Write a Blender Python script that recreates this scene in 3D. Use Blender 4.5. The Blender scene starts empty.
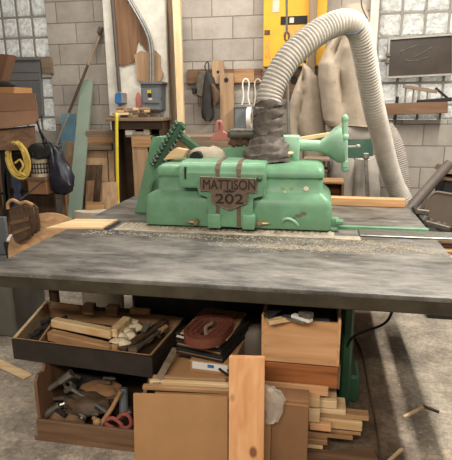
import bpy, bmesh, math, random
from mathutils import Vector as V, Matrix, Euler, noise
random.seed(7)
R = math.radians
scn = bpy.context.scene
COL = scn.collection

# ------------------------------------------------------------------ camera
YAW, PITCH, ROLL, FPX, CH = R(10.694), R(14.267), R(-.49), 492.0, 1.55
_f0 = V((-math.sin(YAW), math.cos(YAW), 0)); _r0 = V((math.cos(YAW), math.sin(YAW), 0)); _u0 = V((0, 0, 1))
F_ = _f0 * math.cos(PITCH) - _u0 * math.sin(PITCH)
U_ = _u0 * math.cos(PITCH) + _f0 * math.sin(PITCH)
R_ = _r0 * math.cos(ROLL) + U_ * math.sin(ROLL)
U_ = -_r0 * math.sin(ROLL) + U_ * math.cos(ROLL)
CAMP = V((0, 0, CH))
cam = bpy.data.cameras.new('camera'); co = bpy.data.objects.new('camera', cam); COL.objects.link(co)
m = Matrix((R_, U_, -F_)).transposed().to_4x4(); m.translation = CAMP
co.matrix_world = m
cam.sensor_fit = 'HORIZONTAL'; cam.sensor_width = 36.0
cam.lens = 36.0 * FPX / 452 * 1.0
cam.sensor_fit = 'VERTICAL'; cam.sensor_height = 36.0; cam.lens = 36.0 * FPX / 460
cam.clip_start = .05
scn.camera = co

def at(x, y, Y=None, Z=None, X=None):
    """world point seen at a photo pixel, at a measured depth Y, height Z or side X"""
    d = R_ * ((x - 226) / FPX) + U_ * ((230 - y) / FPX) + F_
    t = (Y / d.y) if Y is not None else ((Z - CH) / d.z) if Z is not None else X / d.x
    return CAMP + d * t

# ------------------------------------------------------------------ materials
def newmat(name):
    mt = bpy.data.materials.new(name); mt.use_nodes = True
    return mt, mt.node_tree.nodes, mt.node_tree.links, mt.node_tree.nodes['Principled BSDF']
def lin(c):
    if isinstance(c, str): c = [int(c[i:i+2], 16) / 255 for i in (0, 2, 4)]
    return tuple((v / 12.92 if v <= .04045 else ((v + .055) / 1.055) ** 2.4) for v in c) + (1,)
def plain(name, c, rough=.6, metal=0, var=.25, scale=14, bump=.0, c2=None, spec=.4, coat=0):
    mt, N, L, P = newmat(name)
    a = lin(c); b = lin(c2) if c2 else tuple(max(0, v * (1 - var)) for v in a[:3]) + (1,)
    tc = N.new('ShaderNodeTexCoord'); nz = N.new('ShaderNodeTexNoise')
    nz.inputs['Scale'].default_value = scale; nz.inputs['Detail'].default_value = 6; nz.inputs['Roughness'].default_value = .65
    L.new(tc.outputs['Object'], nz.inputs['Vector'])
    rp = N.new('ShaderNodeValToRGB'); rp.color_ramp.elements[0].position = .35; rp.color_ramp.elements[1].position = .65
    rp.color_ramp.elements[0].color = b; rp.color_ramp.elements[1].color = a
    L.new(nz.outputs['Fac'], rp.inputs['Fac']); L.new(rp.outputs['Color'], P.inputs['Base Color'])
    P.inputs['Roughness'].default_value = rough; P.inputs['Metallic'].default_value = metal
    P.inputs['Specular IOR Level'].default_value = spec
    if bump:
        bp = N.new('ShaderNodeBump'); bp.inputs['Strength'].default_value = bump; bp.inputs['Distance'].default_value = .01
        L.new(nz.outputs['Fac'], bp.inputs['Height']); L.new(bp.outputs['Normal'], P.inputs['Normal'])
    return mt
def wood(name, c, c2, axis=0, rough=.6, scale=1.0, knots=False):
    mt, N, L, P = newmat(name)
    tc = N.new('ShaderNodeTexCoord'); oi = N.new('ShaderNodeObjectInfo')
    ad = N.new('ShaderNodeVectorMath'); ad.operation = 'ADD'
    L.new(tc.outputs['Object'], ad.inputs[0])
    cb = N.new('ShaderNodeCombineXYZ')
    mu = N.new('ShaderNodeMath'); mu.operation = 'MULTIPLY'; mu.inputs[1].default_value = 9
    L.new(oi.outputs['Random'], mu.inputs[0])
    for i in range(3): L.new(mu.outputs[0], cb.inputs[i])
    L.new(cb.outputs[0], ad.inputs[1])
    mp = N.new('ShaderNodeMapping'); s = [26 * scale] * 3; s[axis] = 2.2 * scale; mp.inputs['Scale'].default_value = s
    L.new(ad.outputs[0], mp.inputs['Vector'])
    nz = N.new('ShaderNodeTexNoise'); nz.inputs['Scale'].default_value = 1; nz.inputs['Detail'].default_value = 5; nz.inputs['Distortion'].default_value = .6
    L.new(mp.outputs['Vector'], nz.inputs['Vector'])
    rp = N.new('ShaderNodeValToRGB'); rp.color_ramp.elements[0].position = .3; rp.color_ramp.elements[1].position = .68
    rp.color_ramp.elements[0].color = lin(c2); rp.color_ramp.elements[1].color = lin(c)
    L.new(nz.outputs['Fac'], rp.inputs['Fac'])
    out = rp.outputs['Color']
    if knots:
        vo = N.new('ShaderNodeTexVoronoi'); vo.inputs['Scale'].default_value = 1
        mp2 = N.new('ShaderNodeMapping'); s2 = [8.5] * 3; s2[axis] = 5.5; mp2.inputs['Scale'].default_value = s2
        L.new(tc.outputs['Object'], mp2.inputs['Vector']); L.new(mp2.outputs['Vector'], vo.inputs['Vector'])
        r2 = N.new('ShaderNodeValToRGB'); r2.color_ramp.elements[0].position = .09; r2.color_ramp.elements[1].position = .17
        r2.color_ramp.elements[0].color = lin('70401c'); r2.color_ramp.elements[1].color = (1, 1, 1, 1)
        L.new(vo.outputs['Distance'], r2.inputs['Fac'])
        mx = N.new('ShaderNodeMix'); mx.data_type = 'RGBA'; mx.blend_type = 'MULTIPLY'; mx.inputs['Factor'].default_value = .8
        L.new(out, mx.inputs['A']); L.new(r2.outputs['Color'], mx.inputs['B']); out = mx.outputs['Result']
    L.new(out, P.inputs['Base Color']); P.inputs['Roughness'].default_value = rough
    P.inputs['Specular IOR Level'].default_value = .3
    bp = N.new('ShaderNodeBump'); bp.inputs['Strength'].default_value = .15; bp.inputs['Distance'].default_value = .004
    L.new(nz.outputs['Fac'], bp.inputs['Height']); L.new(bp.outputs['Normal'], P.inputs['Normal'])
    return mt

# concrete block wall
def blockwall():
    mt, N, L, P = newmat('painted concrete block')
    tc = N.new('ShaderNodeTexCoord'); mp = N.new('ShaderNodeMapping'); mp.inputs['Rotation'].default_value = (R(90), 0, 0)
    sx = N.new('ShaderNodeSeparateXYZ'); cb = N.new('ShaderNodeCombineXYZ')
    L.new(tc.outputs['Object'], sx.inputs[0]); L.new(sx.outputs['X'], cb.inputs['X']); L.new(sx.outputs['Z'], cb.inputs['Y'])
    ad = N.new('ShaderNodeVectorMath'); ad.operation = 'ADD'; ad.inputs[1].default_value = (BRX, BRZ, 0)
    L.new(cb.outputs[0], ad.inputs[0])
    br = N.new('ShaderNodeTexBrick'); br.offset = .5
    br.inputs['Scale'].default_value = 1; br.inputs['Brick Width'].default_value = .406; br.inputs['Row Height'].default_value = .203
    br.inputs['Mortar Size'].default_value = .006; br.inputs['Mortar Smooth'].default_value = .4; br.inputs['Bias'].default_value = 0
    br.inputs['Color1'].default_value = lin('b5ada3'); br.inputs['Color2'].default_value = lin('a09990'); br.inputs['Mortar'].default_value = lin('7f776e')
    L.new(ad.outputs[0], br.inputs['Vector'])
    nz = N.new('ShaderNodeTexNoise'); nz.inputs['Scale'].default_value = 5; nz.inputs['Detail'].default_value = 9; nz.inputs['Roughness'].default_value = .7
    L.new(tc.outputs['Object'], nz.inputs['Vector'])
    rp = N.new('ShaderNodeValToRGB'); rp.color_ramp.elements[0].position = .3; rp.color_ramp.elements[1].position = .7
    rp.color_ramp.elements[0].color = (.72, .69, .66, 1); rp.color_ramp.elements[1].color = (1, 1, 1, 1)
    L.new(nz.outputs['Fac'], rp.inputs['Fac'])
    mx = N.new('ShaderNodeMix'); mx.data_type = 'RGBA'; mx.blend_type = 'MULTIPLY'; mx.inputs['Factor'].default_value = 1
    L.new(br.outputs['Color'], mx.inputs['A']); L.new(rp.outputs['Color'], mx.inputs['B']); L.new(mx.outputs['Result'], P.inputs['Base Color'])
    P.inputs['Roughness'].default_value = .85
    n2 = N.new('ShaderNodeTexNoise'); n2.inputs['Scale'].default_value = 60; n2.inputs['Detail'].default_value = 4
    L.new(tc.outputs['Object'], n2.inputs['Vector'])
    ma = N.new('ShaderNodeMath'); ma.operation = 'MULTIPLY_ADD'; ma.inputs[1].default_value = -1.6
    L.new(br.outputs['Fac'], ma.inputs[0]); L.new(n2.outputs['Fac'], ma.inputs[2])
    bp = N.new('ShaderNodeBump'); bp.inputs['Strength'].default_value = .45; bp.inputs['Distance'].default_value = .008
    L.new(ma.outputs[0], bp.inputs['Height']); L.new(bp.outputs['Normal'], P.inputs['Normal'])
    return mt
WALLY = 5.0
_z = at(420, 146, Y=WALLY).z; BRZ = -_z + 5 * .203
_x = at(360 + 30, 135, Y=WALLY).x
_x = at(320 + 340 / 3.29, 135, Y=WALLY).x; BRX = -_x + 10 * .406

def floormat():
    mt, N, L, P = newmat('dusty concrete')
    tc = N.new('ShaderNodeTexCoord')
    def nz(s, d=8, r=.65):
        n = N.new('ShaderNodeTexNoise'); n.inputs['Scale'].default_value = s; n.inputs['Detail'].default_value = d; n.inputs['Roughness'].default_value = r
        L.new(tc.outputs['Object'], n.inputs['Vector']); return n
    def ramp(n, p0, c0, p1, c1):
        r = N.new('ShaderNodeValToRGB'); r.color_ramp.elements[0].position = p0; r.color_ramp.elements[1].position = p1
        r.color_ramp.elements[0].color = c0; r.color_ramp.elements[1].color = c1; L.new(n.outputs['Fac'], r.inputs['Fac']); return r
    a = ramp(nz(3.2), .36, lin('857c71'), .62, lin('c2b6a5'))
    b = ramp(nz(38, 4, .8), .4, (.55, .52, .47, 1), .6, (1, 1, 1, 1))
    c = ramp(nz(9, 10, .8), .56, (0, 0, 0, 1), .68, (1, 1, 1, 1))
    mx = N.new('ShaderNodeMix'); mx.data_type = 'RGBA'; mx.blend_type = 'MULTIPLY'; mx.inputs['Factor'].default_value = .8
    L.new(a.outputs['Color'], mx.inputs['A']); L.new(b.outputs['Color'], mx.inputs['B'])
    m2 = N.new('ShaderNodeMix'); m2.data_type = 'RGBA'; m2.inputs['B'].default_value = lin('cdbb9c')
    L.new(c.outputs['Color'], m2.inputs['Factor']); L.new(mx.outputs['Result'], m2.inputs['A'])
    # brown dirt tint, also painting in the table's shadow beside the saw base
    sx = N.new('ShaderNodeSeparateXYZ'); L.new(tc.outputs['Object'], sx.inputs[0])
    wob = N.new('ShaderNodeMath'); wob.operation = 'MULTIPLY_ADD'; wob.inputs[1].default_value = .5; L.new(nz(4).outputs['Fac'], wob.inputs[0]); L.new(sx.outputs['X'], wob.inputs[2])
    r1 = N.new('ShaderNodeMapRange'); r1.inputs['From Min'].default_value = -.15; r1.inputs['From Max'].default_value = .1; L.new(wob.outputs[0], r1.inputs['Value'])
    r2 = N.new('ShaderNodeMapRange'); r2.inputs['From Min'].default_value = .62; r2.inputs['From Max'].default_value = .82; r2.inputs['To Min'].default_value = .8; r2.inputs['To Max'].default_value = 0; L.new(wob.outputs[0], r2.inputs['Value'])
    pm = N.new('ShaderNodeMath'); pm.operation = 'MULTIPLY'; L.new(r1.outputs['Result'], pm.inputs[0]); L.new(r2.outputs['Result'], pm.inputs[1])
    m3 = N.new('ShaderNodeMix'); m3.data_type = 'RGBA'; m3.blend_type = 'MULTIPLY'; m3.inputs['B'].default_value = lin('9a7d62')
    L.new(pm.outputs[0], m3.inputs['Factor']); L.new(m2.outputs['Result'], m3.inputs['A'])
    L.new(m3.outputs['Result'], P.inputs['Base Color']); P.inputs['Roughness'].default_value = .8
    bp = N.new('ShaderNodeBump'); bp.inputs['Strength'].default_value = .4; bp.inputs['Distance'].default_value = .006
    L.new(b.outputs['Color'], bp.inputs['Height']); L.new(bp.outputs['Normal'], P.inputs['Normal'])
    return mt

def tablemat():
    mt, N, L, P = newmat('worn dark cast iron')
    tc = N.new('ShaderNodeTexCoord')
    mp = N.new('ShaderNodeMapping'); mp.inputs['Scale'].default_value = (1.2, 3.2, 1); L.new(tc.outputs['Object'], mp.inputs['Vector'])
    n = N.new('ShaderNodeTexNoise'); n.inputs['Scale'].default_value = 3; n.inputs['Detail'].default_value = 10; n.inputs['Roughness'].default_value = .7
    L.new(mp.outputs['Vector'], n.inputs['Vector'])
    r = N.new('ShaderNodeValToRGB'); r.color_ramp.elements[0].position = .36; r.color_ramp.elements[1].position = .66
    r.color_ramp.elements[0].color = lin('3d3a36'); r.color_ramp.elements[1].color = lin('86817a')
    L.new(n.outputs['Fac'], r.inputs['Fac'])
    # scratches and sawdust smears, long in the feed direction
    mp2 = N.new('ShaderNodeMapping'); mp2.inputs['Scale'].default_value = (3, 22, 1); mp2.inputs['Rotation'].default_value = (0, 0, R(8)); L.new(tc.outputs['Object'], mp2.inputs['Vector'])
    n2 = N.new('ShaderNodeTexNoise'); n2.inputs['Scale'].default_value = 2; n2.inputs['Detail'].default_value = 8; n2.inputs['Roughness'].default_value = .75
    L.new(mp2.outputs['Vector'], n2.inputs['Vector'])
    r2 = N.new('ShaderNodeValToRGB'); r2.color_ramp.elements[0].position = .56; r2.color_ramp.elements[1].position = .74
    r2.color_ramp.elements[0].color = (0, 0, 0, 1); r2.color_ramp.elements[1].color = (.75, .75, .75, 1)
    L.new(n2.outputs['Fac'], r2.inputs['Fac'])
    mx = N.new('ShaderNodeMix'); mx.data_type = 'RGBA'; mx.inputs['B'].default_value = lin('a39b8c')
    L.new(r2.outputs['Color'], mx.inputs['Factor']); L.new(r.outputs['Color'], mx.inputs['A'])
    L.new(mx.outputs['Result'], P.inputs['Base Color'])
    P.inputs['Metallic'].default_value = .25; P.inputs['Specular IOR Level'].default_value = .5
    r3 = N.new('ShaderNodeMapRange'); r3.inputs['To Min'].default_value = .34; r3.inputs['To Max'].default_value = .62
    L.new(n.outputs['Fac'], r3.inputs['Value']); L.new(r3.outputs['Result'], P.inputs['Roughness'])
    bp = N.new('ShaderNodeBump'); bp.inputs['Strength'].default_value = .08; bp.inputs['Distance'].default_value = .004
    L.new(n2.outputs['Fac'], bp.inputs['Height']); L.new(bp.outputs['Normal'], P.inputs['Normal'])
    return mt

def greenpaint(name, c, chip=.73):
    mt, N, L, P = newmat(name)
    tc = N.new('ShaderNodeTexCoord')
    n = N.new('ShaderNodeTexNoise'); n.inputs['Scale'].default_value = 7; n.inputs['Detail'].default_value = 8; n.inputs['Roughness'].default_value = .6
    L.new(tc.outputs['Object'], n.inputs['Vector'])
    a = lin(c)
    r = N.new('ShaderNodeValToRGB'); r.color_ramp.elements[0].position = .35; r.color_ramp.elements[1].position = .7
    r.color_ramp.elements[0].color = tuple(v * .78 for v in a[:3]) + (1,); r.color_ramp.elements[1].color = tuple(min(1, v * 1.12) for v in a[:3]) + (1,)
    L.new(n.outputs['Fac'], r.inputs['Fac'])
    n2 = N.new('ShaderNodeTexNoise'); n2.inputs['Scale'].default_value = 11; n2.inputs['Detail'].default_value = 7; n2.inputs['Roughness'].default_value = .7
    mp = N.new('ShaderNodeMapping'); mp.inputs['Location'].default_value = (3, 1, 5); L.new(tc.outputs['Object'], mp.inputs['Vector']); L.new(mp.outputs['Vector'], n2.inputs['Vector'])
    r2 = N.new('ShaderNodeValToRGB'); r2.color_ramp.elements[0].position = chip; r2.color_ramp.elements[1].position = chip + .02
    r2.color_ramp.elements[0].color = (0, 0, 0, 1); r2.color_ramp.elements[1].color = (1, 1, 1, 1)
    L.new(n2.outputs['Fac'], r2.inputs['Fac'])
    mx = N.new('ShaderNodeMix'); mx.data_type = 'RGBA'; mx.inputs['B'].default_value = lin('5a5048')
    L.new(r2.outputs['Color'], mx.inputs['Factor']); L.new(r.outputs['Color'], mx.inputs['A']); L.new(mx.outputs['Result'], P.inputs['Base Color'])
    P.inputs['Roughness'].default_value = .42; P.inputs['Specular IOR Level'].default_value = .4
    bp = N.new('ShaderNodeBump'); bp.inputs['Strength'].default_value = .1; bp.inputs['Distance'].default_value = .006
    L.new(n.outputs['Fac'], bp.inputs['Height']); L.new(bp.outputs['Normal'], P.inputs['Normal'])
    return mt

def glassblock():
    mt, N, L, P = newmat('wavy glass block')
    tc = N.new('ShaderNodeTexCoord'); vo = N.new('ShaderNodeTexVoronoi'); vo.inputs['Scale'].default_value = 24; vo.feature = 'SMOOTH_F1'
    nz = N.new('ShaderNodeTexNoise'); nz.inputs['Scale'].default_value = 9; nz.inputs['Detail'].default_value = 2
    L.new(tc.outputs['Object'], nz.inputs['Vector'])
    mx0 = N.new('ShaderNodeMix'); mx0.data_type = 'RGBA'; mx0.inputs['Factor'].default_value = .25
    L.new(tc.outputs['Object'], mx0.inputs['A']); L.new(nz.outputs['Color'], mx0.inputs['B']); L.new(mx0.outputs['Result'], vo.inputs['Vector'])
    rp = N.new('ShaderNodeValToRGB'); rp.color_ramp.elements[0].position = .2; rp.color_ramp.elements[1].position = .62
    rp.color_ramp.elements[0].color = lin('d2d2ce'); rp.color_ramp.elements[1].color = lin('fafaf6')
    L.new(vo.outputs['Distance'], rp.inputs['Fac'])
    tr = N.new('ShaderNodeBsdfTranslucent'); L.new(rp.outputs['Color'], tr.inputs['Color'])
    L.new(rp.outputs['Color'], P.inputs['Base Color']); P.inputs['Roughness'].default_value = .12
    bp = N.new('ShaderNodeBump'); bp.inputs['Strength'].default_value = .8; bp.inputs['Distance'].default_value = .02
    L.new(vo.outputs['Distance'], bp.inputs['Height']); L.new(bp.outputs['Normal'], P.inputs['Normal'])
    ms = N.new('ShaderNodeMixShader'); ms.inputs[0].default_value = .6
    L.new(P.outputs[0], ms.inputs[1]); L.new(tr.outputs[0], ms.inputs[2])
    L.new(ms.outputs[0], N['Material Output'].inputs['Surface'])
    return mt

MT = {}
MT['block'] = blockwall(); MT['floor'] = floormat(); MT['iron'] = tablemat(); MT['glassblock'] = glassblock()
MT['green'] = greenpaint('mint green enamel', '6a9473', .70)
MT['greenlt'] = greenpaint('pale mint enamel', '90b498', .72)
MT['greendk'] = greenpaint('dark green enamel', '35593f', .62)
MT['edge'] = plain('iron edge', '4a4335', .5, .3, .45, 9, .1)
MT['darkiron'] = plain('dark iron', '33312e', .55, .3, .4, 20)
MT['black'] = plain('black', '1d1b1a', .7, 0, .4, 20)
MT['trayblack'] = plain('scuffed black paint', '2e2722', .6, 0, .4, 12, .1); MT['dust'] = plain('pale dust', 'b9ae9a', .95, 0, .2, 40); MT['steel'] = plain('brushed steel', '9a978f', .38, .8, .35, 30)
MT['dullsteel'] = plain('dull steel', '6b6459', .5, .35, .45, 30)
MT['rust'] = plain('rusty steel', '6b5341', .7, .3, .45, 30, .2)
MT['plate'] = plain('brown nameplate', '74604f', .5, .3, .3, 40)
MT['letter'] = plain('raised lettering', '2b211c', .5, .2, .3, 40)
MT['rim'] = plain('plate rim', '857464', .5, .3, .3, 40)
MT['brownstripe'] = plain('worn brown paint', '6d5646', .6, 0, .35, 40)
MT['scuff'] = plain('scuffed bare iron', '6d6a5c', .6, 0, .3, 60); MT['chip'] = plain('bare cream primer', 'd9d2b4', .7, 0, .15, 30)
MT['ochre'] = plain('faded ochre mark', '97a05f', .7, 0, .3, 40)
MT['brass'] = plain('dirty brass', 'a58f68', .4, .6, .35, 40)
MT['dustbed'] = plain('sawdust caked bed', 'b3a793', .8, 0, .5, 18, .3, c2='8a7f70')
MT['pine'] = wood('pine x', 'd3a478', 'b5865a', 0); MT['piney'] = wood('pine y', 'd3a478', 'b5865a', 1); MT['pinez'] = wood('pine z', 'dba878', 'c98d5c', 2, knots=True)
MT['palex'] = wood('pale wood x', 'dcc199', 'bf9b6c', 0); MT['paley'] = wood('pale wood y', 'd6bd97', 'b99a70', 1); MT['palez'] = wood('pale wood z', 'e0c8a0', 'c2a478', 2)
MT['tanx'] = wood('tan wood x', 'b18b64', '8c6845', 0); MT['tany'] = wood('tan wood y', 'b18b64', '8c6845', 1); MT['tanz'] = wood('tan wood z', 'ab8d6e', '8c7054', 2)
MT['brownx'] = wood('brown wood x', '7d6048', '5c4330', 0); MT['browny'] = wood('brown wood y', '7d6048', '5c4330', 1); MT['brownz'] = wood('brown wood z', '85644a', '634733', 2)
MT['redwood'] = wood('reddish wood', 'a2653a', '7d4724', 0)
MT['graywood'] = wood('weathered wood', '8d7a66', '6b5a49', 0); MT['graywoodz'] = wood('weathered wood z', '8f7c66', '6d5b4a', 2)
MT['darkwood'] = wood('dark wood', '4d3a2b', '33261c', 0); MT['darkwoodz'] = wood('dark wood z', '54412f', '382a1f', 2)
MT['card'] = plain('cardboard', 'a97f55', .85, 0, .12, 6); MT['carddk'] = plain('brown cardboard', '8d6747', .85, 0, .15, 6)
MT['cardred'] = plain('reddish cardboard', '7b5a43', .8, 0, .2, 7)
MT['canvas'] = plain('canvas', 'a99a87', .95, 0, .16, 18, .25)
MT['canvasdk'] = plain('grey canvas', 'aaa298', .95, 0, .16, 18, .3)
MT['hose'] = plain('dusty white hose', 'b6aea3', .6, 0, .22, 9)
MT['tape'] = plain('black wrap', '6a6058', .6, 0, .5, 30, .5)
MT['white'] = plain('chipped white paint', 'd5cfc2', .8, 0, .22, 9, .15)
MT['whitepl'] = plain('white plastic', 'dedbd4', .5, 0, .1, 20)
MT['wool'] = plain('pale wood wool', 'dfcfb0', .95, 0, .3, 40, .6)
MT['yellow'] = plain('yellow enamel', 'd9a32c', .5, 0, .14, 8); MT['rope'] = plain('yellow cord', 'd8b95e', .7, 0, .2, 60)
MT['tapeyel'] = plain('yellow tape', 'dcc534', .5, 0, .1, 30)
MT['label'] = plain('paper label', 'c9bfae', .7, 0, .2, 30); MT['ltbrown'] = plain('label fade', 'c89a4c', .7, 0, .2, 30)
MT['greybox'] = plain('grey enamel', '6f7376', .45, .2, .12, 10); MT['greypanel'] = plain('slate panel', '6a6968', .6, .1, .12, 6)
MT['greycab'] = plain('dusty grey cabinet', '6b6960', .55, .1, .25, 6); MT['bluepl'] = plain('blue plastic', '3c6ea8', .45, 0, .15, 20)
MT['sage'] = plain('sage green paint', '7d8b7c', .55, 0, .12, 5); MT['bluegl'] = plain('bluish sheet', '6f97a6', .3, 0, .2, 6)
MT['navy'] = plain('navy sheet plastic', '2b2c38', .35, 0, .4, 14, .4); MT['denim'] = plain('blue webbing', '3d475c', .8, 0, .3, 30)
MT['leather'] = plain('brown leather', '5f4937', .6, 0, .4, 15, .3); MT['tin'] = plain('tin can', 'b3a68c', .5, .3, .25, 20)
MT['taupe'] = plain('taupe plastic', '64584c', .6, 0, .15, 8); MT['tube'] = plain('dark tube', '5a5049', .6, 0, .25, 8)
MT['pink'] = plain('pinkish red plastic', 'd0857a', .6, 0, .15, 20); MT['red'] = plain('red rubber grip', '9a4f48', .6, 0, .25, 20)
MT['belt'] = plain('dark red belt', '6f3c2c', .7, 0, .3, 25, .2); MT['cloth'] = plain('dusty cloth', 'b5a995', .95, 0, .2, 12, .4)
MT['mitt'] = plain('black leather', '34302d', .7, 0, .4, 15, .3); MT['greypole'] = plain('galvanised', '8b8984', .45, .5, .25, 20)
MT['slate'] = plain('dark dusty glass', '41372f', .35, 0, .35, 5); MT['frame'] = plain('silver frame', '9d978c', .5, .3, .25, 14)
MT['mortar'] = plain('glass block mortar', '8f8a82', .9, 0, .2, 20); MT['collector'] = plain('collector green', '3c5a4b', .5, .1, .2, 10)
def clearplastic():
    mt, N, L, P = newmat('clear plastic film')
    P.inputs['Base Color'].default_value = lin('cfc3b4'); P.inputs['Roughness'].default_value = .3; P.inputs['Alpha'].default_value = .38
    nz = N.new('ShaderNodeTexNoise'); nz.inputs['Scale'].default_value = 25; bp = N.new('ShaderNodeBump'); bp.inputs['Strength'].default_value = .6
    L.new(nz.outputs['Fac'], bp.inputs['Height']); L.new(bp.outputs['Normal'], P.inputs['Normal'])
    return mt
MT['film'] = clearplastic()

# ------------------------------------------------------------------ mesh builder
class MB:
    def __init__(s): s.bm = bmesh.new()
    def box(s, c, size, rot=(0, 0, 0), bev=0.0, seg=1):
        M = Matrix.Translation(V(c)) @ Euler(rot).to_matrix().to_4x4() @ Matrix.Diagonal((*size, 1))
        vs = bmesh.ops.create_cube(s.bm, size=1, matrix=M)['verts']
        if bev:
            es = list({e for v in vs for e in v.link_edges})
            bmesh.ops.bevel(s.bm, geom=es, offset=bev, segments=seg, affect='EDGES', profile=.5)
        return s
    def bb(s, x0, x1, y0, y1, z0, z1, bev=0.0, seg=1):
        return s.box(((x0+x1)/2, (y0+y1)/2, (z0+z1)/2), (abs(x1-x0), abs(y1-y0), abs(z1-z0)), bev=bev, seg=seg)
    def bar(s, a, b, w, t, up=(0, 0, 1), bev=0.0):
        """rectangular bar from a to b: w sideways, t along up"""
        a = V(a); b = V(b); d = (b - a); l = d.length; d.normalize()
        side = d.cross(V(up))
        if side.length < 1e-4: side = d.cross(V((0, 1, 0)))
        side.normalize(); u = side.cross(d)
        M = Matrix((d, side, u)).transposed().to_4x4(); M.translation = (a + b) / 2
        M = M @ Matrix.Diagonal((l, w, t, 1))
        vs = bmesh.ops.create_cube(s.bm, size=1, matrix=M)['verts']
        if bev: bmesh.ops.bevel(s.bm, geom=list({e for v in vs for e in v.link_edges}), offset=bev, segments=1, affect='EDGES')
        return s
    def loft(s, rings, cap=True, closed=False):
        R0 = [[s.bm.verts.new(p) for p in r] for r in rings]
        n = len(R0[0])
        pairs = list(zip(R0, R0[1:])) + ([(R0[-1], R0[0])] if closed else [])
        for a, b in pairs:
            for i in range(n):
                j = (i + 1) % n
                try: s.bm.faces.new((a[i], a[j], b[j], b[i]))
                except ValueError: pass
        if cap and not closed:
            s.bm.faces.new(list(reversed(R0[0]))); s.bm.faces.new(R0[-1])
        return s
    def prism(s, pts, d, bev=0.0):
        """closed 3D outline extruded by vector d"""
        d = V(d); a = [s.bm.verts.new(p) for p in pts]; b = [s.bm.verts.new(V(p) + d) for p in pts]
        n = len(a); fs = [s.bm.faces.new(list(reversed(a))), s.bm.faces.new(b)]
        for i in range(n): fs.append(s.bm.faces.new((a[i], a[(i+1) % n], b[(i+1) % n], b[i])))
        if bev:
            es = list({e for f in fs for e in f.edges})
            bmesh.ops.bevel(s.bm, geom=es, offset=bev, segments=2, affect='EDGES')
        return s
    def tube(s, pts, r, seg=8, cap=True, closed=False):
        pts = [V(p) for p in pts]; n = len(pts)
        rr = r if isinstance(r, (list, tuple)) else [r] * n
        rings = []; ref = None
        for i, p in enumerate(pts):
            if closed: d = pts[(i+1) % n] - pts[i-1]
            else: d = pts[min(i+1, n-1)] - pts[max(i-1, 0)]
            d.normalize()
            if ref is None:
                ref = V((0, 0, 1)) if abs(d.z) < .9 else V((1, 0, 0))
            ref = ref - d * ref.dot(d); ref.normalize(); q = d.cross(ref)
            rings.append([p + (ref * math.cos(2*math.pi*k/seg) + q * math.sin(2*math.pi*k/seg)) * rr[i] for k in range(seg)])
        return s.loft(rings, cap, closed)
    def cyl(s, a, b, r, r2=None, seg=16): return s.tube([a, b], [r, r if r2 is None else r2], seg)
    def ball(s, c, r, sub=2, jitter=0):
        rr = r if isinstance(r, (list, tuple)) else (r, r, r)
        M = Matrix.Translation(V(c)) @ Matrix.Diagonal((*rr, 1))
        vs = bmesh.ops.create_icosphere(s.bm, subdivisions=sub, radius=1, matrix=M)['verts']
        if jitter:
            for v in vs: v.co += noise.noise_vector(v.co * 25) * jitter
        return s
    def lathe(s, c, prof, seg=24):
        c = V(c)
        return s.loft([[c + V((r*math.cos(2*math.pi*k/seg), r*math.sin(2*math.pi*k/seg), z)) for k in range(seg)] for r, z in prof])
    def build(s, name, mat, parent=None, smooth=True, angle=35, **kw):
        me = bpy.data.meshes.new(name)
        bmesh.ops.recalc_face_normals(s.bm, faces=s.bm.faces[:])
        off = wloc(parent) if parent else None
        if off is None:
            cs = [v.co for v in s.bm.verts]
            off = V(((min(c.x for c in cs)+max(c.x for c in cs))/2, (min(c.y for c in cs)+max(c.y for c in cs))/2, min(c.z for c in cs)))
        for v in s.bm.verts: v.co -= off
        s.bm.to_mesh(me); s.bm.free()
        if smooth:
            for p in me.polygons: p.use_smooth = True
            me.set_sharp_from_angle(angle=R(angle))
        me.materials.append(MT[mat] if isinstance(mat, str) else mat)
        o = bpy.data.objects.new(name, me); COL.objects.link(o)
        if parent: o.parent = parent
        else: o.location = off
        for k, v in kw.items(): o[k] = v
        return o
def wloc(o):
    p = V((0, 0, 0))
    while o: p += o.location; o = o.parent
    return p
def thing(name, label, cat, loc, group=None):
    o = bpy.data.objects.new(name, None); COL.objects.link(o); o.location = loc; o.empty_display_size = .05
    o['label'] = label; o['category'] = cat
    if group: o['group'] = group
    return o
def tag(o, label, cat, group=None, kind=None):
    o['label'] = label; o['category'] = cat
    if group: o['group'] = group
    if kind: o['kind'] = kind
    return o
def struct(mb, name, mat):
    o = mb.build(name, mat); o['kind'] = 'structure'; return o
def bez(pts, n=8):
    """Catmull-Rom through points"""
    P = [V(p) for p in pts]; P = [P[0]*2-P[1]] + P + [P[-1]*2-P[-2]]; out = []
    for i in range(1, len(P)-2):
        for k in range(n):
            t = k/n; a, b, c, d = P[i-1:i+3]
            out.append(.5*((2*b)+(c-a)*t+(2*a-5*b+4*c-d)*t*t+(3*b-a-3*c+d)*t**3))
    out.append(P[-2]); return out
def rrect(x0, x1, y0, y1, r, z, n=5):
    pts = []
    for cx, cy, a0 in ((x1-r, y0+r, -90), (x1-r, y1-r, 0), (x0+r, y1-r, 90), (x0+r, y0+r, 180)):
        for k in range(n+1):
            a = R(a0 + 90*k/n); pts.append(V((cx + r*math.cos(a), cy + r*math.sin(a), z)))
    return pts

_b = MB.build
def build0(mb, name, mat):
    """structure mesh whose origin stays at the world origin (so brick courses line up)"""
    e = bpy.data.objects.new('tmp', None)
    me = bpy.data.meshes.new(name); bmesh.ops.recalc_face_normals(mb.bm, faces=mb.bm.faces[:]); mb.bm.to_mesh(me); mb.bm.free()
    bpy.data.objects.remove(e)
    me.materials.append(MT[mat]); o = bpy.data.objects.new(name, me); COL.objects.link(o); o['kind'] = 'structure'; return o

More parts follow.
